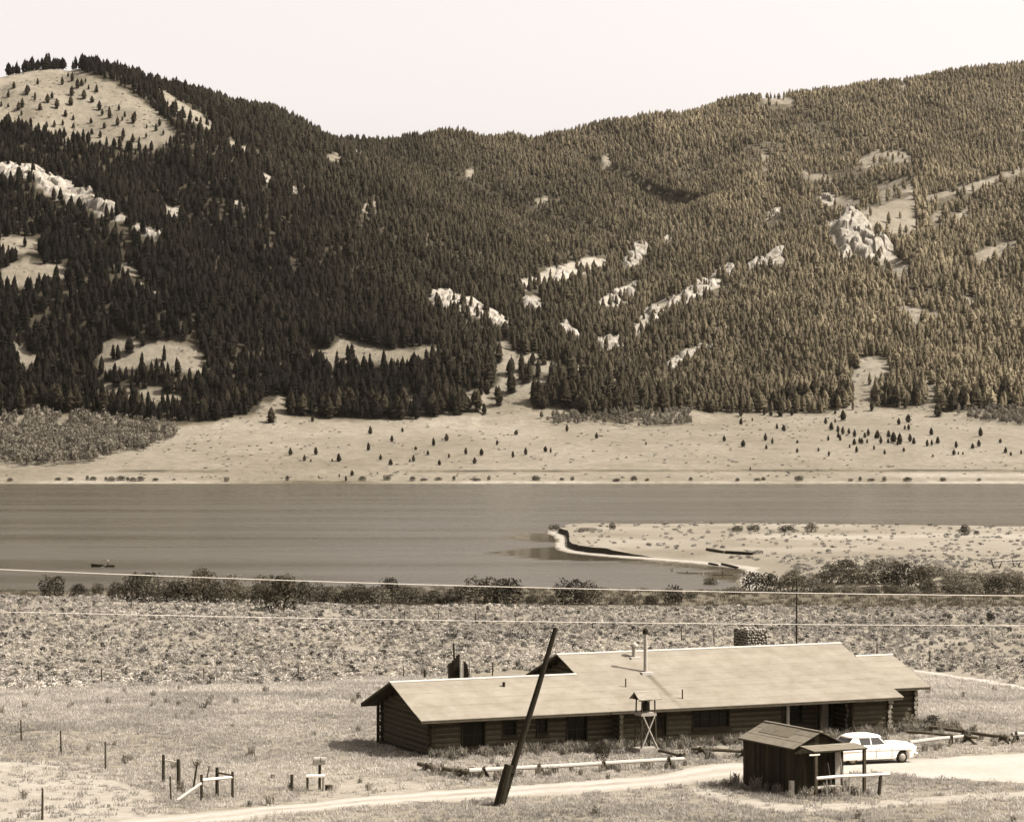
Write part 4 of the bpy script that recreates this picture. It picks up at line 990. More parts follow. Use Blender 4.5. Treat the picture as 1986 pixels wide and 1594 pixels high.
for s in (-1, 1):
    bot = [(-.72, 0, rt+0.36), (.72, 0, rt+0.36), (.72, s*.62, rt-0.03), (-.72, s*.62, rt-0.03)]; top = [(x, y, z+0.05) for x, y, z in bot]
    if s == 1: bot, top = bot[::-1], top[::-1]
    tr.hexa(bot[::-1], top[::-1])
tro = tr.build('roof', mat('tower_shingles', 0.33, 0.9, 0.25, 4.0), bt)
MB().box(-.73,.73,-.05,.05,rt+0.385,rt+0.43).build('ridge_cap', M_ridge, tro)
for x in (-.60, .56): MB().hexa([(x,-.5,rt-.02),(x+.04,-.5,rt-.02),(x+.04,.5,rt-.02),(x,.5,rt-.02)], [(x,-.04,rt+.31),(x+.04,-.04,rt+.31),(x+.04,.04,rt+.31),(x,.04,rt+.31)]).build('gable_board', M_log, tro)
MB().lathe([(0.02,0.70),(0.10,0.68),(0.16,0.55),(0.20,0.30),(0.28,0.10),(0.30,0.04),(0.27,0.04)], (0,0,pf+0.10), 14).build('bell', M_black, bt, smooth=True)
MB().box(-.42,.42,-.04,.04,rt-0.14,rt-0.04).build('yoke_beam', M_log, bt)

# ================================================================== board shed with lean-to
SB = R(27.4); SE = Vector((math.cos(SB), math.sin(SB), 0)); SD = Vector((-math.sin(SB), math.cos(SB), 0))
q = P(1537, 1452, 132.0); zg = nz(q.x, q.y); se = q.z - zg
M_board = mat('dark_boards', 0.04, 0.9, 0.45, 2.5, 0.5, stretch=(6, 6, 0.7))
M_sroof = mat('shed_roofing', 0.25, 0.9, 0.18, 2.0, 0.16)
M_patch = mat('roof_patch', 0.19, 0.9, 0.15, 2.5)
shed = empty('board_shed', (q.x, q.y, zg), SB, 'small dark board shed with gable roof and lean-to porch beside the road', 'shed')
W_, L_ = 3.3, 5.0; RS = 0.46
# walls: vertical boards, eaves overhang .2
def board_wall(a, b, ztop):
    a, b = Vector((*a, 0)), Vector((*b, 0)); L = (b-a).length; d = (b-a)/L; n = int(L/0.21); nr = Vector((d.y, -d.x, 0))
    w = MB(); t = nr*0.02
    w.hexa([a + Vector((0,0,-.1)), b + Vector((0,0,-.1)), b - t*2 + Vector((0,0,-.1)), a - t*2 + Vector((0,0,-.1))][::-1],
           [a + Vector((0,0,ztop(0)-.06)), b + Vector((0,0,ztop(L)-.06)), b - t*2 + Vector((0,0,ztop(L)-.06)), a - t*2 + Vector((0,0,ztop(0)-.06))][::-1])
    wo_ = w.build('wall', M_black, shed)
    for k in range(n):
        s0, s1 = L*k/n + random.uniform(.003,.012), L*(k+1)/n - random.uniform(.003,.012); p0, p1 = a + d*s0, a + d*s1; o = nr*random.uniform(.02, .035); zb = random.uniform(-.12, .05)
        MB().hexa([p0 + Vector((0,0,zb)), p1 + Vector((0,0,zb)), p1 + o + Vector((0,0,zb)), p0 + o + Vector((0,0,zb))][::-1],
                  [p0 + Vector((0,0,ztop(s0)-.03)), p1 + Vector((0,0,ztop(s1)-.03)), p1 + o + Vector((0,0,ztop(s1)-.03)), p0 + o + Vector((0,0,ztop(s0)-.03))][::-1]).build('board', M_board, wo_)
zr_ = lambda x: se + RS*min(x, W_ - x)
board_wall((0.2, 4.8), (0.2, 0.15), lambda s: zr_(0.2) - 0.06); board_wall((W_-0.2, 0.15), (W_-0.2, 4.8), lambda s: zr_(0.2) - 0.06)
board_wall((0.2, 0.15), (W_/2, 0.15), lambda s: zr_(0.2 + s) - 0.06); board_wall((W_/2, 0.15), (W_-0.2, 0.15), lambda s: zr_(W_/2 + s) - 0.06)
board_wall((W_/2, 4.8), (0.2, 4.8), lambda s: zr_(W_/2 + s) - 0.06); board_wall((W_-0.2, 4.8), (W_/2, 4.8), lambda s: zr_(0.2 + s) - 0.06)
sr = MB()
for xa, xb in ((0, W_/2), (W_, W_/2)):
    bot = [(xa, -0.05, zr_(xa)-.06), (xb, -0.05, zr_(xb)-.06), (xb, L_, zr_(xb)-.06), (xa, L_, zr_(xa)-.06)]
    if xa > xb: bot = bot[::-1]
    sr.hexa(bot, [(x, y, z+.05) for x, y, z in bot])
sro = sr.build('roof', M_deck, shed)
for xa, xb in ((0, W_/2), (W_, W_/2)):
    for k in range(3):
        f0, f1 = xa + (xb-xa)*k/3.0, xa + (xb-xa)*min(1, (k+1.08)/3.0)
        bot = [(f0, -0.09, zr_(f0)-.008), (f1, -0.09, zr_(f1)-.008), (f1, L_+.04, zr_(f1)-.008), (f0, L_+.04, zr_(f0)-.008)]
        top = [(f0, -0.09, zr_(f0)+.02), (f1, -0.09, zr_(f1)+.006), (f1, L_+.04, zr_(f1)+.006), (f0, L_+.04, zr_(f0)+.02)]
        if xa > xb: bot, top = bot[::-1], top[::-1]
        MB().hexa(bot, top).build('roofing_strip', M_sroof, sro)
pa, pb = 0.72, 1.5
bot = [(pa, 1.5, zr_(pa)+.022), (pb, 1.5, zr_(pb)+.022), (pb, 4.3, zr_(pb)+.022), (pa, 4.3, zr_(pa)+.022)]
MB().hexa(bot, [(x, y, z+.012) for x, y, z in bot]).build('roof_patch', M_patch, sro)
MB().box(W_/2-.09, W_/2+.09, -.11, L_+.06, zr_(W_/2)-.03, zr_(W_/2)+.03).build('ridge_cap', M_sroof, sro)
# lean-to porch in front of the gable
lz = se + 0.02
lt = MB(); bot = [(0.42, -1.32, lz-.10), (3.55, -1.32, lz-.10), (3.55, -0.12, lz+.03), (0.42, -0.12, lz+.03)]
lt.hexa(bot, [(x, y, z+.07) for x, y, z in bot]); lto = lt.build('porch_roof', M_deck, shed)
for k in range(4):
    y0, y1 = -1.35 + 1.25*k/4, -1.35 + 1.25*(k+1.1)/4; z0, z1 = lz - .028 + .13*k/4, lz - .028 + .13*(k+1.1)/4
    bot = [(0.38, y0, z0), (3.6, y0, z0), (3.6, y1, z1), (0.38, y1, z1)]; MB().hexa(bot, [(x, y, z + (.022 if y == y0 else .008)) for x, y, z in bot]).build('roofing_strip', M_sroof, lto)
for x, y in ((3.42, -1.22), (0.55, -1.22)): MB().box(x-.07, x+.07, y-.07, y+.07, -.3, lz-.11).build('porch_post', M_log, shed)
MB().tube((2.25, -1.2, 0.0), (2.05, -1.1, lz-.12), .035, .03, 6).build('leaning_pole', M_pale, shed)
MB().tube((2.05, -.5, 0.0), (1.95, -.2, 1.5), .03, .03, 6).build('leaning_pole', M_pale, shed)
MB().box(2.55, 2.85, 0.02, 0.07, -.02, 1.95).build('door_jamb', M_pale, shed)
MB().box(0.15, 0.75, -1.30, -1.25, lz-.22, lz-.15).build('fascia_board', M_white, shed)
MB().box(-.35, -.15, -.4, -.2, -.15, .75).build('corner_post', M_pale, shed)
MB().box(.8, 2.3, -.95, -.45, .35, .42).build('bench', M_pale, shed)

# ================================================================== timber rails
def hitch():
    a = P(1584, 1509, 130.6); b = P(1726, 1500.5, 131.6); c = (a+b)/2; g = nz(c.x, c.y)
    t = empty('hitching_rail', (c.x, c.y, g), 0, 'pale peeled hitching rail on thin posts in front of the shed porch', 'rail')
    MB().path([a - t.location, (a*2+b)/3 - t.location + Vector((0,0,.03)), (a+b*2)/3 - t.location, b - t.location], [.085,.08,.08,.07], 8).build('rail', M_white, t)
    for px, r, m in ((1603, .04, M_pale), (1647, .045, M_pale), (1708, .10, M_log)):
        k = (px-1584)/(1726-1584.0); p = a + (b-a)*k - t.location; MB().tube((p.x - (.12 if px == 1708 else 0), p.y, nz(p.x+c.x, p.y+c.y)-g-.25), (p.x, p.y, p.z-.02), r, r*.9, 7).build('post', m, t)
hitch()
def log_rail(name, a, b, label, m, r, legs):
    """a, b: (px, py of the log, py of the ground under it); legs at fractions, as crossed short logs"""
    pts = []
    for px, py, pg in (a, b): D = ghit(px, pg).y; pts.append(P(px, py, D))
    A, B = pts; c = (A+B)/2; g = nz(c.x, c.y); root = empty(name, (c.x, c.y, g), 0, label, 'log rail', 'log rails along the drive')
    n = 6; q = [A + (B-A)*k/(n-1.0) - root.location + Vector((0, 0, random.uniform(-.02,.02))) for k in range(n)]
    MB().path(q, [r*(1.08 - .16*k/(n-1.0)) for k in range(n)], 9).build('rail', m, root, smooth=False)
    d = (B-A); d.z = 0; d.normalize(); s = Vector((-d.y, d.x, 0))
    for f in legs:
        p = A + (B-A)*f - root.location
        for k in (-1, 1):
            foot = p + s*0.30*k + d*(.42*k + random.uniform(-.1,.1)); foot.z = nz(foot.x+c.x, foot.y+c.y) - g - .08
            top = p - s*0.13*k + Vector((0,0,.12)) - d*.12*k
            MB().tube(foot, top, .10, .085, 7).build('leg', M_log, root)
M_railw = mat('peeled_rail', 0.58, 0.8, 0.12, 3.0, 0.1, stretch=(1, 6, 6)); M_raild = mat('dark_rail', 0.15, 0.85, 0.3, 3.0, 0.2)
log_rail('log_rail', (812,1481,1494), (911,1498,1512), 'short dark log rail angled out from the end of the long pale rail', M_raild, .12, (.2, .88))
log_rail('log_rail', (909,1494,1512), (1326,1471,1489), 'long pale peeled log rail along the road before the lodge', M_railw, .11, (.07, .32, .62, .93))
log_rail('log_rail', (1342,1451,1464), (1470,1459,1474), 'dark log rail disappearing behind the shed', M_raild, .10, (.16, .8))
log_rail('log_rail', (1268,1452,1460), (1330,1467,1473), 'dark low log edging the mound of the bell tower', M_raild, .09, (.9,))
log_rail('log_rail', (1764,1439,1454), (1868,1427,1443), 'pale log rail just beyond the bonnet of the white car', M_railw, .11, (.78,))
log_rail('log_rail', (1792,1408,1418), (1956,1430,1444), 'long dark log rail running out from the lodge corner', M_raild, .11, (.5, .93))
log_rail('log_rail', (1758,1418,1430), (1897,1430,1446), 'dark lower log rail with crossed legs under the longer dark one', M_raild, .09, (.86,))
log_rail('log_rail', (1963,1424,1440), (2060,1418,1432), 'pale log rail continuing past the end of the dark rail', M_railw, .12, (.08, .9))

# ================================================================== leaning pole with stub
g = ghit(964, 1562); D = g.y
M_creo = mat('creosoted_wood', 0.035, 0.85, 0.4, 3.0, 0.1, stretch=(6,6,1))
lp = empty('leaning_pole', g, 0, 'dark utility pole leaning hard over, lashed to a thick stub', 'pole')
top = P(1078, 1217, D + 0.6) - g; base = Vector((0.12, 0.1, -0.3))
MB().path([base, base + (top-base)*.3, base + (top-base)*.65 + Vector((.03,0,0)), top], [.17,.155,.135,.11], 10).build('pole', M_creo, lp)
s1_ = P(989, 1482, D) - g
MB().path([Vector((-.02,-.12,-.35)), s1_*0.5 + Vector((0,-.14,0)), s1_ + Vector((-.05,-.12,0))], [.25,.24,.21], 10).build('stub', M_creo, lp)
for f in (.14, .22): p = base + (top-base)*f; MB().tube(p - (top-base).normalized()*.04 + Vector((-.12,-.08,0)), p + (top-base).normalized()*.04 + Vector((-.12,-.08,0)), .30, .30, 10).build('wire_lashing', M_black, lp)
MB().tube(base + (top-base)*.955 + Vector((-.16,0,0)), base + (top-base)*.955 + Vector((.16,0,0)), .02).build('bolt', M_pipe, lp)
# ---- overhead wires
M_wire = mat('bright_wire', 0.70, 0.5, 0.05, 3.0, ka=0.75, spec=0.5)
def wire(a, b, D, sag, r, label):
    A, B = P(*a, D), P(*b, D); d = B - A; A = A - d*0.35; B = B + d*0.35; pts = []
    for k in range(41):
        f = k/40.0; p = A + (B-A)*f; s = (f*1.7 - 0.35); p.z -= sag*4*s*(1-s); pts.append(p)
    b_ = MB().path([p - A for p in pts], r, 5); tag(b_.build('overhead_wire', M_wire, loc=A), label, 'wire', 'overhead wires')
wire((0,1104), (1986,1155), 60, 0.10, .0085, 'bright overhead wire passing in front of the lakeside willows')
wire((0,1186), (1986,1213), 61, 0.06, .0078, 'thin pale overhead wire passing in front of the sagebrush flat')

# ================================================================== left foreground: fence, brace posts, mailbox
def wire_fence(name, posts, label, r=.055, wires=2, m=None, extra=None, far_=False):
    G = [(ghit(px, pb), (pb-pt)) for px, pt, pb in posts]; root = empty(name, G[0][0], 0, label, 'fence'); o = G[0][0]; tops = []
    for g_, hp in G:
        h = hp/F*g_.y; p = g_ - o; t = p + Vector((random.uniform(-.05,.05), random.uniform(-.03,.03), h))
        MB().tube(p - Vector((0,0,.3)), t, r*random.uniform(.85,1.2), r*.85, 6).build('post', random.choice((M_log, M_pale)) if m is None else m, root); tops.append((p, t))
    for k in range(wires):
        f = 0.92 - k*0.36
        for (p0, t0), (p1, t1) in zip(tops[:-1], tops[1:]): MB().tube(p0 + (t0-p0)*f, p1 + (t1-p1)*f, .006, None, 3).build('fence_wire', M_pipe, root)
    return root
wire_fence('wire_fence', [(-60,1380,1424),(42,1395,1437),(119,1416,1464),(205,1438,1492),(332,1505,1556)], 'wire fence of thin posts slanting in towards the brace posts', m=M_log)
wire_fence('wire_fence', [(-40,1560,1625),(82,1529,1590)], 'lone slim post and wire at the pale dirt bank', wires=1, m=M_log)
gp = ghit(450, 1546); br = empty('corner_brace', gp, 0, 'corner brace of dark posts with pale crossbars near the mailbox', 'fence')
def post(root, px, pt, pb, r, m, nm='post', lean=0.0, D=None):
    g_ = ghit(px, pb); a = g_ - Vector(root.location); MB().tube(a - Vector((0,0,.3)), a + Vector((lean, 0, (pb-pt)/F*g_.y)), r, r*.92, 8, .06).build(nm, m, root); return g_
Pq = [post(br, 317, 1464, 1517, .085, M_log), post(br, 346, 1472, 1529, .095, M_log), post(br, 391, 1502, 1552, .075, M_log), post(br, 421, 1488, 1544, .09, M_log), post(br, 451, 1496, 1548, .07, M_log)]
post(br, 351, 1474, 1529, .025, M_pipe, 'stake')
def bar(root, a, b, r, m): o = Vector(root.location); MB().tube(a - o, b - o, r, r*.9, 7).build('crossbar', m, root)
bar(br, P(320, 1474, Pq[0].y), P(343, 1478, Pq[1].y), .055, M_white); bar(br, P(424, 1498, Pq[3].y), P(450, 1503, Pq[4].y), .05, M_raild)
bar(br, P(393, 1512, Pq[2].y), P(451, 1506.5, Pq[4].y), .075, M_white); bar(br, P(344, 1551, Pq[2].y - 0.5), P(391, 1518, Pq[2].y - .1), .075, M_white)
g_ = ghit(374, 1527); sk = empty('leaning_stake', g_, 0, 'thick stake leaning between the brace posts', 'stake'); MB().tube((0,0,-.2), ((383-374)/F*g_.y, 0, 50/F*g_.y), .06, .05, 7).build('stake', M_log, sk)
g_ = ghit(399, 1512); sk = empty('leaning_stake', g_, 0, 'thin stake leaning beyond the brace posts', 'stake'); MB().tube((0,0,-.2), ((406-399)/F*g_.y, 0, 26/F*g_.y), .035, .03, 6).build('stake', M_log, sk)
g_ = ghit(566, 1533); sk = empty('wood_post', g_, 0, 'short dark post standing alone near the mailbox', 'post'); MB().tube((0,0,-.3), (0,0,31/F*g_.y), .085, .08, 8, .08).build('post', M_log, sk); MB().tube((0,0,.05), (-.35,-.1,-.08), .05, .04, 6).build('brace', M_log, sk)
g_ = ghit(620, 1530); mb = empty('mailbox', g_, 0, 'pale box mailbox on a dark post by the roadside bench', 'mailbox'); s_ = g_.y/F
MB().tube((0,0,-.3), (0,0,48*s_), .075, .07, 8).build('post', M_log, mb)
bx = MB(); w2, h2, dd_ = 12*s_, 14*s_, .28
arc = [(-.16, 0)] + [(-.16*math.cos(t), .22 + .16*math.sin(t)) for t in [math.pi*k/8 for k in range(9)]] + [(.16, 0)]
bx.hexa([(-w2, y, 48*s_ + z) for y, z in arc], [(w2, y, 48*s_ + z) for y, z in arc]); bx.build('box', M_pale, mb)
MB().hexa([(-w2-.02, y*1.05, 48*s_ + z*1.03 - .004) for y, z in arc], [(-w2+.005, y*1.05, 48*s_ + z*1.03 - .004) for y, z in arc]).build('door', M_log, mb)
MB().box(.05, .08, -.20, -.17, 48*s_ + .1, 48*s_ + .38).build('flag', M_trim, mb)
g_ = ghit(611, 1534); be = empty('milk_bench', g_ + Vector((0, 0.1, 0)), R(6), 'low pale-topped bench at the foot of the mailbox post', 'bench'); s_ = g_.y/F
MB().box(-17*s_, 19*s_, -.25, .25, 27*s_, 27*s_+.08).build('seat', M_white, be)
for x, y in ((-15, -.18), (-15, .18), (16, -.18), (16, .18)): MB().tube((x*s_, y, -.2), (x*s_, y, 27*s_), .06, .055, 7).build('leg', M_log if x < 0 else M_pale, be)
g_ = ghit(638, 1532); tag(MB().tube((0,0,-.2), (0,0,.26), .22, .19, 10, .08).build('stump', M_log, loc=g_), 'low dark stump on the road verge by the bench', 'stump')

# ---- far fences across the sagebrush
wire_fence('wire_fence', [(-60,1302,1332),(75,1300,1328),(197,1296,1327),(395,1296,1323),(578,1294,1318),(783,1292,1317),(955,1284,1310),(1060,1278,1303)], 'wire fence along the near edge of the sagebrush', r=.06, m=M_log)
wire_fence('wire_fence', [(703,1183,1199),(784,1184,1208),(850,1186,1204),(922,1190,1208),(1000,1192,1212),(1149,1208,1226),(1238,1216,1240),(1322,1215,1242),(1385,1221,1251),(1519,1230,1254),(1701,1246,1268),(1803,1262,1291),(1908,1272,1297),(2040,1290,1318)], 'wire fence running diagonally across the sagebrush behind the lodge roof', r=.07, m=M_log)
wire_fence('wire_fence', [(483,1160,1174),(550,1162,1180),(640,1168,1186),(770,1172,1190),(910,1172,1194),(1002,1170,1190),(1100,1172,1190),(1200,1172,1191),(1380,1174,1192),(1480,1176,1192)], 'row of faint posts along the edge of the wet meadow', r=.06, wires=1, m=M_pale)
g_ = ghit(824, 1318); tag(MB().tube((0,0,-.3), (0,0,20/F*g_.y), .14, .12, 8, .1).build('wood_post', M_log, loc=g_), 'stout dark post by the fence behind the left wing', 'post')
# ================================================================== the white car
def car():
    g = ghit(1748, 1480); off = EU*1.55 - EV*0.78; o = g - off
    zf, zr = nz(o.x + EU.x*1.55, o.y + EU.y*1.55), nz(o.x - EU.x*1.45, o.y - EU.y*1.45)
    root = empty('parked_car', (o.x, o.y, (zf+zr)/2 + 0.035), AL_, 'white 1950s sedan parked on the gravel behind the shed', 'car')
    root.rotation_euler = (0, -math.atan2(zf - zr, 3.0), AL_)
    M_paint = mat('white_car_paint', 0.58, 0.3, 0.02, 2.0, spec=0.5, ka=1.0); M_chrome = mat('chrome', 0.6, 0.25, 0, metal=0.9, ka=1.0)
    M_tyre = mat('tyre_rubber', 0.04, 0.8); M_hub = mat('hubcap', 0.45, 0.4, 0.1, 4.0, metal=0.3); M_under = mat('underbody', 0.03, 0.9)
    M_cg = mat('car_glass', 0.03, 0.1, spec=0.6)
    WX = (1.55, -1.62); AR = 0.42
    base = [(-2.78,.80,.66,.46),(-2.70,.93,.84,.36),(-2.4,1.02,.92,.31),(-2.1,1.04,.95,.29),(-1.0,1.07,.97,.29),(-.5,1.08,.97,.29),(0,1.08,.97,.29),(.5,1.09,.97,.29),(1.0,1.10,.97,.29),(2.05,1.07,.94,.30),(2.3,1.04,.90,.32),(2.46,.93,.82,.38),(2.54,.82,.66,.46)]
    xs = sorted([b[0] for b in base] + [w + AR*math.cos(t) for w in WX for t in [math.pi*k/8 for k in range(9)]])
    def at(x):
        c = [np.interp(x, [b[0] for b in base], [b[k] for b in base]) for k in (1, 2, 3)]
        for w in WX:
            if w > 0 and abs(x-w) <= AR + 1e-6: c[2] = max(c[2], 0.33 + math.sqrt(max(0, AR*AR - (x-w)**2)))
        return c
    vs = []; fs = []; n = 13
    for x in xs:
        zt, w, zb = at(x); zm = (zt*0.62 + .27*0.38)
        crown = 0.045 if x > .9 or x < -1.6 else 0.0
        half = [(w*.965, zb), (w*.995, max(zb+.02, .45)), (w, max(zb+.03, zm)), (w*.985, max(zb+.04, zt-.14)), (w*.93, zt-.035), (w*.80, zt), (0, zt+crown)]
        prof = [(-y, z) for y, z in half] + [(y, z) for y, z in half[:-1][::-1]]
        vs += [(x, y, z) for y, z in prof]
    m = len(xs)
    for i in range(m-1):
        for j in range(n-1): fs.append((i*n+j, i*n+j+1, (i+1)*n+j+1, (i+1)*n+j))
    fs += [tuple(range(n-1, -1, -1)), tuple(range((m-1)*n, m*n))]
    body = MB().add(vs, fs).build('body', M_paint, root, smooth=True)
    MB().box(-2.3, 2.3, -.85, .85, .60, .78).build('underbody', M_under, body)
    MB().box(-.98, 1.1, -.86, .86, .24, .58).build('sill_floor', M_under, body)
    # glasshouse
    def loft(st, nm, mt, par, cap=True):
        vs = []; fs = []; k = len(st[0])
        for s in st: vs += s
        for i in range(len(st)-1):
            for j in range(k): fs.append((i*k+j, i*k+(j+1) % k, (i+1)*k+(j+1) % k, (i+1)*k+j))
        if cap: fs += [tuple(range(k-1, -1, -1)), tuple(range((len(st)-1)*k, len(st)*k))]
        return MB().add(vs, fs).build(nm, mt, par, smooth=False)
    def ring(xf, xr, w, z, ch=.16):
        return [(xf, w-ch*1.2, z), (xf-ch*1.4, w, z), (xr+ch*1.6, w, z), (xr, w-ch*1.6, z), (xr, -(w-ch*1.6), z), (xr+ch*1.6, -w, z), (xf-ch*1.4, -w, z), (xf, -(w-ch*1.2), z)]
    cab = loft([ring(.76, -2.0, .82, 1.05), ring(.34, -1.56, .68, 1.48)], 'cabin_glass', M_cg, root)
    roof = loft([ring(.40, -1.66, .73, 1.445), ring(.36, -1.60, .715, 1.51), ring(.22, -1.42, .63, 1.59), ring(0, -1.15, .46, 1.635), ring(-.2, -.85, .2, 1.65)], 'roof', M_paint, root)
    roof.data.polygons.foreach_set('use_smooth', [True]*len(roof.data.polygons))
    for s in (-1, 1):
        def pillar(x0b, x1b, x0t, x1t, wb=.83, wt=.71, nm='pillar'):
            MB().hexa([(x0b, s*wb, 1.06), (x1b, s*wb, 1.06), (x1b, s*(wb-.05), 1.06), (x0b, s*(wb-.05), 1.06)][::s], [(x0t, s*wt, 1.46), (x1t, s*wt, 1.46), (x1t, s*(wt-.05), 1.46), (x0t, s*(wt-.05), 1.46)][::s]).build(nm, M_paint, body)
        pillar(.50, .57, .10, .17); pillar(-.43, -.37, -.45, -.39); pillar(-1.92, -1.05, -1.50, -1.15, .825, .715)
        MB().box(-2.2, 2.2, s*.972-.012, s*.972+.012, .74, .775).build('trim_strip', M_chrome, body)
        MB().box(-.16, -.145, s*.974-.004, s*.974+.004, .36, .98).build('door_seam', M_under, body)
        MB().box(.84, .855, s*.974-.004, s*.974+.004, .36, .98).build('door_seam', M_under, body)
        MB().box(0.0, .14, s*.985-.015, s*.985+.015, .86, .89).build('door_handle', M_chrome, body)
        hl = MB().tube((2.34, s*.66, .78), (2.53, s*.66, .78), .13, .115, 14).build('headlight', M_chrome, root)
        MB().tube((2.531, s*.66, .78), (2.545, s*.66, .78), .095, .07, 14).build('lens', M_white, hl)
        MB().tube((-2.76, s*.74, .72), (-2.66, s*.74, .72), .07, .08, 10).build('tail_light', M_trim, root)
    for x, d in ((2.55, 1), (-2.76, -1)):
        MB().path([(x - d*.22, -.93, .50), (x + d*.02, -.80, .50), (x + d*.10, 0, .50), (x + d*.02, .80, .50), (x - d*.22, .93, .50)], .075, 8).build('bumper', M_chrome, root, smooth=True)
    MB().box(2.50, 2.545, -.48, .48, .58, .80).build('grille', M_chrome, root)
    MB().path([(2.42, 0, 1.0), (2.2, 0, 1.05), (1.3, 0, 1.115)], .02, 6).build('bonnet_trim', M_chrome, root)
    for wx in WX:
        for s in (-1, 1):
            w = link('wheel', None, root, (wx, s*.80, .335))
            tyre = [(.20, -.09), (.31, -.095), (.338, -.06), (.342, 0), (.338, .06), (.31, .095), (.20, .09)]
            def turned(prof, nm, mt):
                b = MB().lathe(prof, n=20); b.v = [(x, z, y) for x, y, z in b.v]; return b.build(nm, mt, w, smooth=True)
            turned(tyre, 'tyre', M_tyre); turned([(.03, s*.105), (.12, s*.118), (.14, s*.10), (.20, s*.096), (.215, s*.07)][::1], 'hubcap', M_hub)
car()

# ================================================================== shrubs by the shore
WIL = {}
for nm, m, k in (('mid', M_willow, 3), ('dark', M_willowd, 3), ('pale', M_willowl, 3)):
    WIL[nm] = [leaf_cloud(500 + i*7 + len(nm), 950, dome(0.5, 1.0, 0.02, 8, 60 + i), 0.072, 0.8).mesh('foliage', m) for i in range(k)]
def stems(seed):
    rnd = random.Random(seed); b = MB()
    for i in range(9):
        a = rnd.uniform(0, 6.28); r = rnd.uniform(.2, .42); b.tube((0.05*math.cos(a), 0.05*math.sin(a), -.1), (r*math.cos(a), r*math.sin(a), rnd.uniform(.5,.85)), .012, .005, 4)
    return b.mesh('stems', M_stem)
STEM = [stems(i) for i in range(3)]
def shrub(px, pb, wpx, hpx, tone, label, group, name='willow_bush', p=None):
    g = p or ghit(px, pb, y1=1000); w = wpx/F*g.y; h = hpx/F*g.y
    t = empty(name, g, random.uniform(0, 6.28), label, 'bush', group)
    link('foliage', random.choice(WIL[tone]), t, scale=(w, w*random.uniform(.7,1.0), h)); link('stems', random.choice(STEM), t, scale=(w, w, h))
    return t
LW = 'willow bush in the thicket along the near lake shore'; GW = 'willows along the near shore'
for px, pb, w, h, t in [(153,1156,34,26,'dark'),(190,1153,36,24,'mid'),(225,1162,44,36,'mid'),(262,1166,58,58,'mid'),(300,1168,62,48,'pale'),(290,1158,52,52,'dark'),(345,1170,64,46,'dark'),(345,1155,50,40,'pale'),(392,1170,64,58,'mid'),(412,1172,48,44,'dark'),(395,1152,52,50,'mid'),
        (450,1172,58,46,'mid'),(450,1152,54,42,'pale'),(480,1172,46,36,'pale'),(505,1174,40,40,'dark'),(515,1158,50,44,'mid'),(590,1173,46,50,'mid'),(615,1172,50,44,'pale'),(640,1172,46,38,'mid'),(668,1172,40,30,'dark'),(690,1170,46,40,'mid'),(715,1171,40,34,'mid'),(735,1171,44,34,'pale'),(790,1170,50,34,'mid'),(815,1171,46,32,'pale'),(840,1171,40,28,'mid'),(865,1171,36,26,'pale')]:
    shrub(px, pb, w*1.1, h, t, LW, GW)
for px, pb, w, h, t, lb in [(101,1158,56,42,'dark','round dark bush standing apart at the far end of the shore thicket'),(545,1186,82,74,'dark','large dark round bush standing forward of the shore thicket'),(556,1152,60,40,'mid','tall bush rising behind the large dark round bush'),(392,1130,54,30,'mid','bushy willow crown topping the middle of the thicket'),
        (756,1168,54,52,'dark','dark rounded willow taller than the low thicket around it'),(882,1171,54,32,'mid','low willow nestled against the broad one'),(935,1171,78,54,'mid','lighter half of the broadest willow clump'),(985,1171,84,54,'dark','dark half of the broadest willow clump'),(1032,1172,36,22,'mid','low bush at the foot of the broadest willow clump'),
        (1105,1172,66,50,'dark','darker half of the second broad willow'),(1142,1172,62,46,'mid','lighter half of the second broad willow'),(1066,1172,30,18,'mid','small bush between the two broad willows'),(1195,1172,34,20,'pale','small pale bush beyond the second broad willow'),(1222,1172,26,20,'mid','small leafy bush between broad willow and round bush'),(1262,1172,40,18,'dark','low dark bush beside the round one'),
        (1305,1172,46,38,'dark','round dark willow alone at the edge of the wet meadow')]:
    shrub(px, pb, w, h, t, lb, 'shore bushes told apart by size', )
for px, pb, w, h, t in [(1379,1144,38,24,'mid'),(1459,1146,52,38,'mid'),(1495,1147,48,36,'dark'),(1533,1150,62,40,'mid'),(1570,1148,50,28,'pale'),(1617,1133,54,38,'mid'),(1640,1110,62,26,'mid'),(1660,1132,50,30,'mid'),(1690,1133,64,34,'mid'),(1722,1133,46,30,'dark'),(1752,1138,50,46,'dark'),(1785,1140,56,44,'mid'),(1700,1104,54,20,'pale'),(1735,1106,46,18,'mid'),(1815,1117,84,22,'pale'),(1800,1151,40,28,'mid'),(1850,1152,54,28,'mid'),(1885,1151,54,26,'pale'),(1931,1153,48,36,'dark'),(1975,1151,44,32,'mid'),(2025,1151,50,30,'mid'),(1650,1152,44,18,'pale'),(1690,1152,40,18,'pale'),(1730,1152,40,20,'mid'),(1765,1152,34,16,'pale'),(1600,1150,44,20,'mid'),(1850,1128,60,20,'pale'),(1900,1130,60,20,'pale'),(1955,1128,60,22,'pale'),(1590,1128,40,18,'pale'),(1540,1118,34,14,'pale'),(1420,1152,40,14,'mid'),(1340,1160,40,14,'mid')]:
    shrub(px, pb, w*1.1, h*1.05, t, 'willow bush in the marshy thicket where the spit meets the shore', 'willows at the root of the spit')
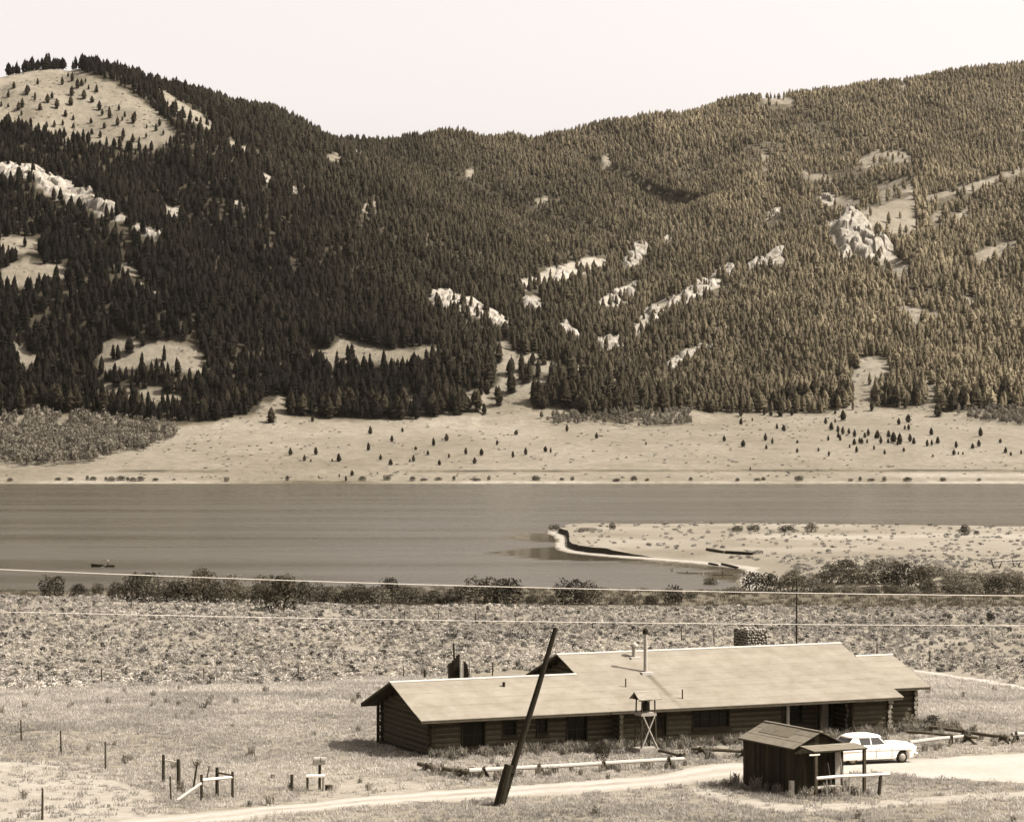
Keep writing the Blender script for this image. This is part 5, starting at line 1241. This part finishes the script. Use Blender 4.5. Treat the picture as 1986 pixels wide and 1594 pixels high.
for px, pb, w, h, t, lb in [(1075,1030,24,14,'mid','small bush at the tip of the sandy spit'),(1188,1027,16,15,'mid','slim bush on the outer shore of the spit'),(1140,1029,64,7,'pale','low strip of brush behind the spit tip'),(1430,1031,28,12,'dark','small dark bush in the row on the spit shore'),(1461,1031,32,14,'dark','second dark bush of the row on the spit shore'),(1526,1032,46,14,'dark','wide dark bush in the row on the spit shore'),(1573,1032,32,19,'pale','pale bush with thin top at the end of the row'),(1871,1038,28,21,'dark','round dark bush alone on the outer spit'),(1894,1037,14,9,'dark','little bush leaning on the round one')]:
    shrub(px, pb, w, h, t, lb, 'bushes on the spit')
for px, pb, w, h, lb in [(946,1186,9,12,'tiny dark bush on the wet meadow'),(1730,1198,8,12,'small dark sapling at the meadow edge'),(1922,1206,20,22,'dark upright shrub at the edge of the wet meadow'),(1838,1200,24,12,'low shrub beside the wet meadow')]:
    shrub(px, pb, w, h, 'dark', lb, 'lone shrubs on the meadow')
shrub(1167, 1476, 34, 42, 'mid', 'young leafy sapling in front of the lodge wall', 'shrubs beside the lodge', 'garden_shrub'); shrub(1808, 1412, 36, 28, 'dark', 'dark pointed shrub off the lodge corner', 'shrubs beside the lodge', 'garden_shrub'); shrub(1768, 1414, 46, 28, 'pale', 'pale shrub against the end wall of the lodge', 'shrubs beside the lodge', 'garden_shrub')
shrub(1705, 1424, 30, 22, 'mid', 'leafy shrub behind the roof of the white car', 'shrubs beside the lodge', 'garden_shrub')
# shrubs strung along the far shore
for k, px in enumerate([20,110,135,166,178,204,216,232,246,258,272,300,440,556,702,750,800,822,850,880,925,948,1040,1090,1110,1195,1230,1255,1340,1430,1470,1482,1550,1650,1668,1690,1715,1760,1830,1900]):
    x = (px-CX)/F*1334; p = Vector((x, 1334 + random.uniform(-1, 5), 0)); p.z = fz(p.x, p.y)
    shrub(px, 0, random.uniform(8, 22), random.uniform(5, 11), 'dark' if k % 3 else 'mid', 'small dark shrub at the water line of the far shore', 'shrubs along the far shore', 'shore_shrub', p=p)

# ================================================================== logs on the spit, stakes in the inlet
def lay_log(pa, pb_, r, label, z=0.0):
    a, b = ghit(*pa, y0=450, y1=900), ghit(*pb_, y0=450, y1=900); c = a.copy()
    tag(MB().path([a-c+Vector((0,0,r*.7)), (b-c)*.5+Vector((0,0,r*.8)), b-c+Vector((0,0,r*.7))], [r, r*.95, r*.8], 8).build('driftwood_log', M_log, loc=c), label, 'log', 'logs lying on the spit')
lay_log((1371,1067), (1405,1072.5), .36, 'shorter dark log lying on the grassy spit'); lay_log((1408,1073), (1461,1076), .40, 'longer dark log lying end to end with the shorter one')
lay_log((1375,1094), (1393,1097), .25, 'dark log at the edge of the pale beach'); lay_log((1400,1095), (1431,1102), .28, 'broken dark log across the end of the beach')
for px, py, h, w, lb in [(1303,1108,6,0,'forked snag sticking up from the inlet water'),(1332,1111,5,1,'low snag with a branch lying in the water'),(1363,1113,6,0,'short pale stake in the inlet'),(1401,1115,7,1,'stake with a floating branch in the inlet'),(1442,1116,8,0,'dark stake by the bushes in the inlet')]:
    D = CH*F/(py-CY); x = (px-CX)/F*D; t = empty('water_snag', (x, D, 0), 0, lb, 'snag', 'snags in the inlet'); hh = h/F*D
    MB().tube((0,0,-.8), (.1,0,hh), .13, .09, 6).build('stake', M_pale if 'pale' in lb else M_log, t)
    if w: MB().tube((-2.2,.2,.05), (2.4,-.3,.02), .14, .08, 6).build('branch', M_log, t)
    if 'forked' in lb: MB().tube((0,0,.2), (-.5,0,hh), .08, .05, 6).build('fork', M_log, t)
# leaning posts of an old fence on the spit
t = None
for px, py, h, l in [(1893,1097,6,-.3),(1928,1102,17,-.6),(1936,1102,11,.7),(1967,1099,16,-.4),(1974,1099,9,.5),(1996,1098,14,-.3)]:
    g_ = ghit(px, py, y0=480, y1=900)
    if t is None: t = empty('pole_fence', g_, 0, 'old leaning pole fence at the back of the willow thicket', 'fence'); o_ = g_.copy()
    a = g_ - o_; MB().tube(a - Vector((0,0,.3)), a + Vector((l,0,h/F*g_.y)), .16, .12, 6).build('post', M_log, t)
g1, g2 = ghit(1928,1102,y0=480,y1=900), ghit(1996,1098,y0=480,y1=900)
for z in (1.0, 1.6): MB().tube(g1-o_+Vector((-.4,0,z)), g2-o_+Vector((-.2,0,z)), .09, .08, 6).build('rail', M_pale, t)
# little pale gate in front of the round bush
g_ = ghit(90, 1157); gt = empty('small_gate', g_, 0, 'small pale wooden gate in front of the round bush by the lake', 'gate'); s_ = g_.y/F
for x in (-7, 0, 7): MB().box(x*s_-.06, x*s_+.06, -.05, .05, -.3, 13*s_).build('post', M_log if x else M_pale, gt)
for z in (6, 12): MB().box(-7*s_, 7*s_, -.09, -.055, z*s_-.07, z*s_+.07).build('bar', M_white, gt)

# ================================================================== rowing boat and rower
D = CH*F/(1099-CY); bx_ = (200-CX)/F*D
boat = empty('rowing_boat', (bx_, D, 0), R(172), 'low dark rowing boat out on the lake', 'boat')
hull = []; fs = []; st = 11; LB = 5.6
for i in range(st):
    f = i/(st-1.0); x = (f-.5)*LB; w = .68*math.sin(math.pi*min(1, .12 + .88*(1-f)**.8))**.7 if f > .02 else .52; w = max(.03, w)
    rise = .42 + .30*f*f
    hull += [(x, -w, rise), (x, -w*.75, .02), (x, 0, -.10), (x, w*.75, .02), (x, w, rise), (x, w*.86, rise), (x, w*.6, .12), (x, 0, .06), (x, -w*.6, .12), (x, -w*.86, rise)]
for i in range(st-1):
    for j in range(10): fs.append((i*10+j, i*10+(j+1) % 10, (i+1)*10+(j+1) % 10, (i+1)*10+j))
fs += [tuple(range(9, -1, -1)), tuple(range((st-1)*10, st*10))]
MB().add(hull, fs).build('hull', M_log, boat)
for x in (-1.3, .2, 1.4): MB().box(x-.14, x+.14, -.55 if x < 1 else -.4, .55 if x < 1 else .4, .30, .34).build('thwart', M_pale, boat)
for s in (-1, 1):
    oar = MB().tube((-1.0, s*.55, .58), (-.4, s*2.2, .05), .03, .025, 6).build('oar', M_pale, boat); MB().hexa([(-.45, s*2.15, .03), (-.35, s*2.15, .03), (-.20, s*2.75, -.05), (-.36, s*2.75, -.05)], [(-.45, s*2.15, .06), (-.35, s*2.15, .06), (-.20, s*2.75, -.02), (-.36, s*2.75, -.02)]).build('blade', M_pale, oar)
def rower():
    root = empty('person', (boat.location.x, boat.location.y, 0), R(172), 'person in dark clothes and pale hat seated at the oars', 'person')
    jt = {'pel':(-1.3,0,.50,.17,.15),'wst':(-1.28,0,.70,.15,.13),'chs':(-1.24,0,.95,.19,.14),'nck':(-1.20,0,1.15,.065,.065),'hd0':(-1.17,0,1.24,.085,.09),'hd1':(-1.15,0,1.36,.085,.09),'hd2':(-1.15,0,1.44,.05,.05)}
    E = [('pel','wst'),('wst','chs'),('chs','nck'),('nck','hd0'),('hd0','hd1'),('hd1','hd2')]
    for s, t_ in ((-1,'r'), (1,'l')):
        jt.update({'sh'+t_:(-1.23,s*.20,1.07,.075,.075),'el'+t_:(-1.05,s*.33,.82,.05,.05),'wr'+t_:(-.97,s*.40,.63,.035,.035),'hp'+t_:(-1.25,s*.10,.47,.11,.11),'kn'+t_:(-.80,s*.14,.56,.075,.075),'an'+t_:(-.55,s*.13,.20,.05,.05),'ft'+t_:(-.40,s*.13,.16,.045,.035)})
        E += [('chs','sh'+t_),('sh'+t_,'el'+t_),('el'+t_,'wr'+t_),('pel','hp'+t_),('hp'+t_,'kn'+t_),('kn'+t_,'an'+t_),('an'+t_,'ft'+t_)]
        for k in range(5):   # fingers closed on the oar
            a0 = -.965 + .02*(k-2); fn = f'f{t_}{k}'; jt[fn+'a'] = (a0+.01, s*.43, .585, .011, .011); jt[fn+'b'] = (a0+.035, s*(.46 if k else .42), .555, .009, .009); E += [('wr'+t_, fn+'a'), (fn+'a', fn+'b')]
    names = list(jt); me = bpy.data.meshes.new('body'); me.from_pydata([jt[n][:3] for n in names], [(names.index(a), names.index(b)) for a, b in E], [])
    me.materials.append(mat('dark_clothes', 0.10, 0.9, 0.2, 4.0)); o = link('body', me, root)
    md = o.modifiers.new('skin', 'SKIN'); md.use_smooth_shade = True
    for i, n in enumerate(names): me.skin_vertices[0].data[i].radius = jt[n][3:]
    me.skin_vertices[0].data[0].use_root = True
    o.modifiers.new('sub', 'SUBSURF').levels = 1
    MB().lathe([(.20,0),(.20,.015),(.105,.03),(.10,.11),(.06,.13),(.01,.135)], (-1.15,0,1.40), 14).build('hat', M_white, root, smooth=True)
rower()

# ================================================================== ground cover
def scat_pts(n, xr, yr, cond):
    y = np.sqrt(np.random.uniform(yr[0]**2, yr[1]**2, n)); x = np.random.uniform(-1, 1, n)*(0.215*y + 6); z = near_h(x.copy(), y.copy())
    px, py = proj(x, y, z); m = cond(x, y, z, px, py); return x[m], y[m], z[m]
ROADP = [[(-120,1640),(120,1602),(330,1579),(480,1566),(660,1550),(830,1534),(1000,1523),(1160,1512),(1290,1501),(1345,1484),(1400,1480),(1470,1479),(1600,1478),(1780,1472),(1880,1464),(1986,1459),(2150,1456),(2150,1530),(1986,1522),(1800,1510),(1690,1499),(1600,1501),(1500,1503),(1440,1508),(1370,1517),(1290,1527),(1160,1538),(1000,1547),(830,1557),(660,1569),(520,1584),(380,1600),(180,1630),(-60,1670)],
         [(1770,1296),(1800,1300),(1880,1312),(1986,1328),(2150,1351),(2150,1367),(1986,1341),(1880,1323),(1805,1310),(1775,1304)]]
def in_house(x, y):
    u = (x-LO.x)*EU.x + (y-LO.y)*EU.y; v = (x-LO.x)*EV.x + (y-LO.y)*EV.y
    a = (u > .8) & (u < 12.5) & (v > .8) & (v < 8.5); b = (u > 12.2) & (u < 31.1) & (v > .8) & (v < 14.2); c = (u > 31) & (u < 33.6) & (v > 2) & (v < 9.2)
    dx, dy = x - shed.location.x, y - shed.location.y; su = dx*SE.x + dy*SE.y; sv = dx*SD.x + dy*SD.y
    return a | b | c | ((su > .1) & (su < 3.3) & (sv > -1.0) & (sv < 4.9))
def off_road(x, y, px, py):
    m = np.ones(x.shape, bool)
    for p in ROADP: m &= ~inpoly(px, py + 1.5*np.random.randn(len(px)), p)
    cu = (x - CARP.x)*EU.x + (y - CARP.y)*EU.y; cv = (x - CARP.x)*EV.x + (y - CARP.y)*EV.y
    return m & ~in_house(x, y) & ~((np.abs(cu) < 2.7) & (np.abs(cv) < 1.1))
CARP = bpy.data.objects['parked_car'].location
bare = [[(-300,1476),(60,1478),(130,1492),(200,1505),(290,1535),(330,1570),(280,1640),(-300,1700)], [(640,1500),(760,1510),(830,1520),(820,1540),(640,1556),(560,1556)]]
def grass_cond(x, y, z, px, py):
    m = off_road(x, y, px, py) & (py > np.interp(px, SB_X, SB_Y) - 4)
    dn = 0.75 + 0.5*fbm(x/6, y/6, 3, 90)
    for p in bare: dn = np.where(inpoly(px, py, p), 0.18, dn)
    dd, _ = polydist(px, py, [(1350,1530),(1420,1552),(1540,1568),(1700,1560),(1850,1548),(2000,1540),(2200,1532)]); dn = np.where(dd < 7, .12, dn)
    return m & (np.random.rand(len(x)) < dn)
x, y, z = scat_pts(75000, None, (112, 245), grass_cond)
tl = 0.15*np.random.randn(len(x), 2)
scatter('dry_grass', np.stack([x, y, z], 1), np.random.uniform(0, 6.28, len(x)), np.random.uniform(.5, 1.15, len(x))*(0.8 + 0.4*smooth(160, 220, y)), GRASS_SRC, 'dry grass covering the slope round the lodge', 'grass', tl, np.clip(1.03 + 0.45*fbm(x/12, y/12, 3, 44) + 0.25*fbm(x/3, y/3, 2, 45), .4, 1.3))
def sage_cond(x, y, z, px, py):
    e = 396 + 14*fbm(x/30, 0*y, 3, 4)
    dn = np.clip(0.72 + 0.55*fbm(x/6, y/9, 3, 91), 0, 1)
    rt = (px > 1750) & (py > 1240); dn = np.where(rt, dn*.6, dn)
    return (py < np.interp(px, SB_X, SB_Y) + 2) & (y < e + 14) & (np.random.rand(len(x)) < dn) & off_road(x, y, px, py)
x, y, z = scat_pts(40000, None, (205, 415), sage_cond)
sc = np.random.uniform(.3, .9, len(x)) * (0.85 + 0.25*fbm(x/20, y/20, 2, 92))
scatter('sagebrush', np.stack([x, y, z], 1), np.random.uniform(0, 6.28, len(x)), np.stack([sc*1.15, sc*1.15, sc*np.random.uniform(.7, 1.1, len(x))], 1), SAGE_SRC, 'sagebrush covering the flat between the lodge and the lake', 'sagebrush', None, np.where(np.random.rand(len(x)) < .16, np.random.uniform(.12, .35, len(x)), np.random.uniform(.7, 1.2, len(x)))*(1 + 0.3*fbm(x/25, y/25, 2, 93)))
def weed_cond(x, y, z, px, py):
    u = (x-LO.x)*EU.x + (y-LO.y)*EU.y; v = (x-LO.x)*EV.x + (y-LO.y)*EV.y
    front = (v < .75) & (v > -1.6) & (u > .5) & (u < 35) & (np.random.rand(len(x)) < np.clip(1.0 - np.abs(v)/2.2, 0, 1))
    rails = np.zeros(len(x), bool)
    for a, b in (((812,1494),(911,1512)), ((911,1512),(1326,1489)), ((1342,1464),(1470,1474)), ((1764,1454),(1868,1443)), ((1792,1418),(1956,1444))):
        d_, _ = polydist(px, py, [a, b]); rails |= (d_ < 7) & (np.random.rand(len(x)) < .10)
    dx, dy = x - shed.location.x, y - shed.location.y; su = dx*SE.x + dy*SE.y; sv = dx*SD.x + dy*SD.y
    sh = (su > -1.1) & (su < 4.2) & (sv > -2.0) & (sv < 5.4) & (np.random.rand(len(x)) < .30)
    far_ = (np.random.rand(len(x)) < .003*(1 + fbm(x/10, y/10, 2, 95)*1.5)) & (y < 235)
    return (front | rails | far_ | sh) & off_road(x, y, px, py) & (py > np.interp(px, SB_X, SB_Y))
x, y, z = scat_pts(60000, None, (118, 235), weed_cond)
scatter('weeds', np.stack([x, y, z], 1), np.random.uniform(0, 6.28, len(x)), np.random.uniform(.5, 1.15, len(x)), WEED_SRC, 'tall weeds along the lodge wall and under the rails', 'weeds')
def spit_cond(x, y, z, px, py):
    dn = np.where(py > 1078, .6, .10)*(1 + fbm(x/15, y/30, 3, 97)); return inpoly(x, y, SPIT) & (z > 1.0) & (np.random.rand(len(x)) < dn) & (y > 560)
x, y, z = scat_pts(16000, None, (560, 830), spit_cond)
sc = np.random.uniform(.4, 1.3, len(x)); scatter('spit_scrub', np.stack([x, y, z], 1), np.random.uniform(0, 6.28, len(x)), np.stack([sc*1.4, sc*1.4, sc*.7], 1), SAGE_SRC, 'low scrub and grass tussocks over the sandy spit', 'scrub', None, np.random.uniform(.35, 1.0, len(x)))
def wet_cond(x, y, z, px, py): return (y > 425) & (z > .5) & (~inpoly(x, y, SPIT) | (py > 1110)) & (np.random.rand(len(x)) < .9)
x, y, z = scat_pts(9000, None, (430, 560), wet_cond)
M_sedge = mat('sedge', 0.13, 0.8, 0.3, 3.0, 0.3, trans=0.2)
SEDGE_SRC = [src('sedge_tuft', [(tuft(380 + i, 26, 0.6, 0.6, 0.4), M_sedge)]) for i in range(3)]
scatter('meadow_sedge', np.stack([x, y, z], 1), np.random.uniform(0, 6.28, len(x)), np.random.uniform(.7, 1.4, len(x)), SEDGE_SRC, 'dark sedge of the wet meadow below the willows', 'grass')
# ------------------------------------------------------------------ air
def haze_box():
    m = bpy.data.materials.new('haze_air'); m.use_nodes = True; nt = m.node_tree
    for n in list(nt.nodes):
        if n.type == 'BSDF_PRINCIPLED': nt.nodes.remove(n)
    pv = nt.nodes.new('ShaderNodeVolumePrincipled'); pv.inputs['Color'].default_value = (0.98, 0.90, 0.78, 1)
    pv.inputs['Density'].default_value = 0.000013; pv.inputs['Anisotropy'].default_value = 0.7
    nt.links.new(pv.outputs[0], nt.nodes['Material Output'].inputs['Volume'])
    top = max(float(FZ.max()) + 20, 60)
    b = MB(); b.box(-1250, 1250, -90, 3900, -6, top)
    o = b.build('haze', m); o.display_type = 'WIRE'
    return tag(o, 'thin pale haze in the air', 'haze', kind='stuff')
haze_box()
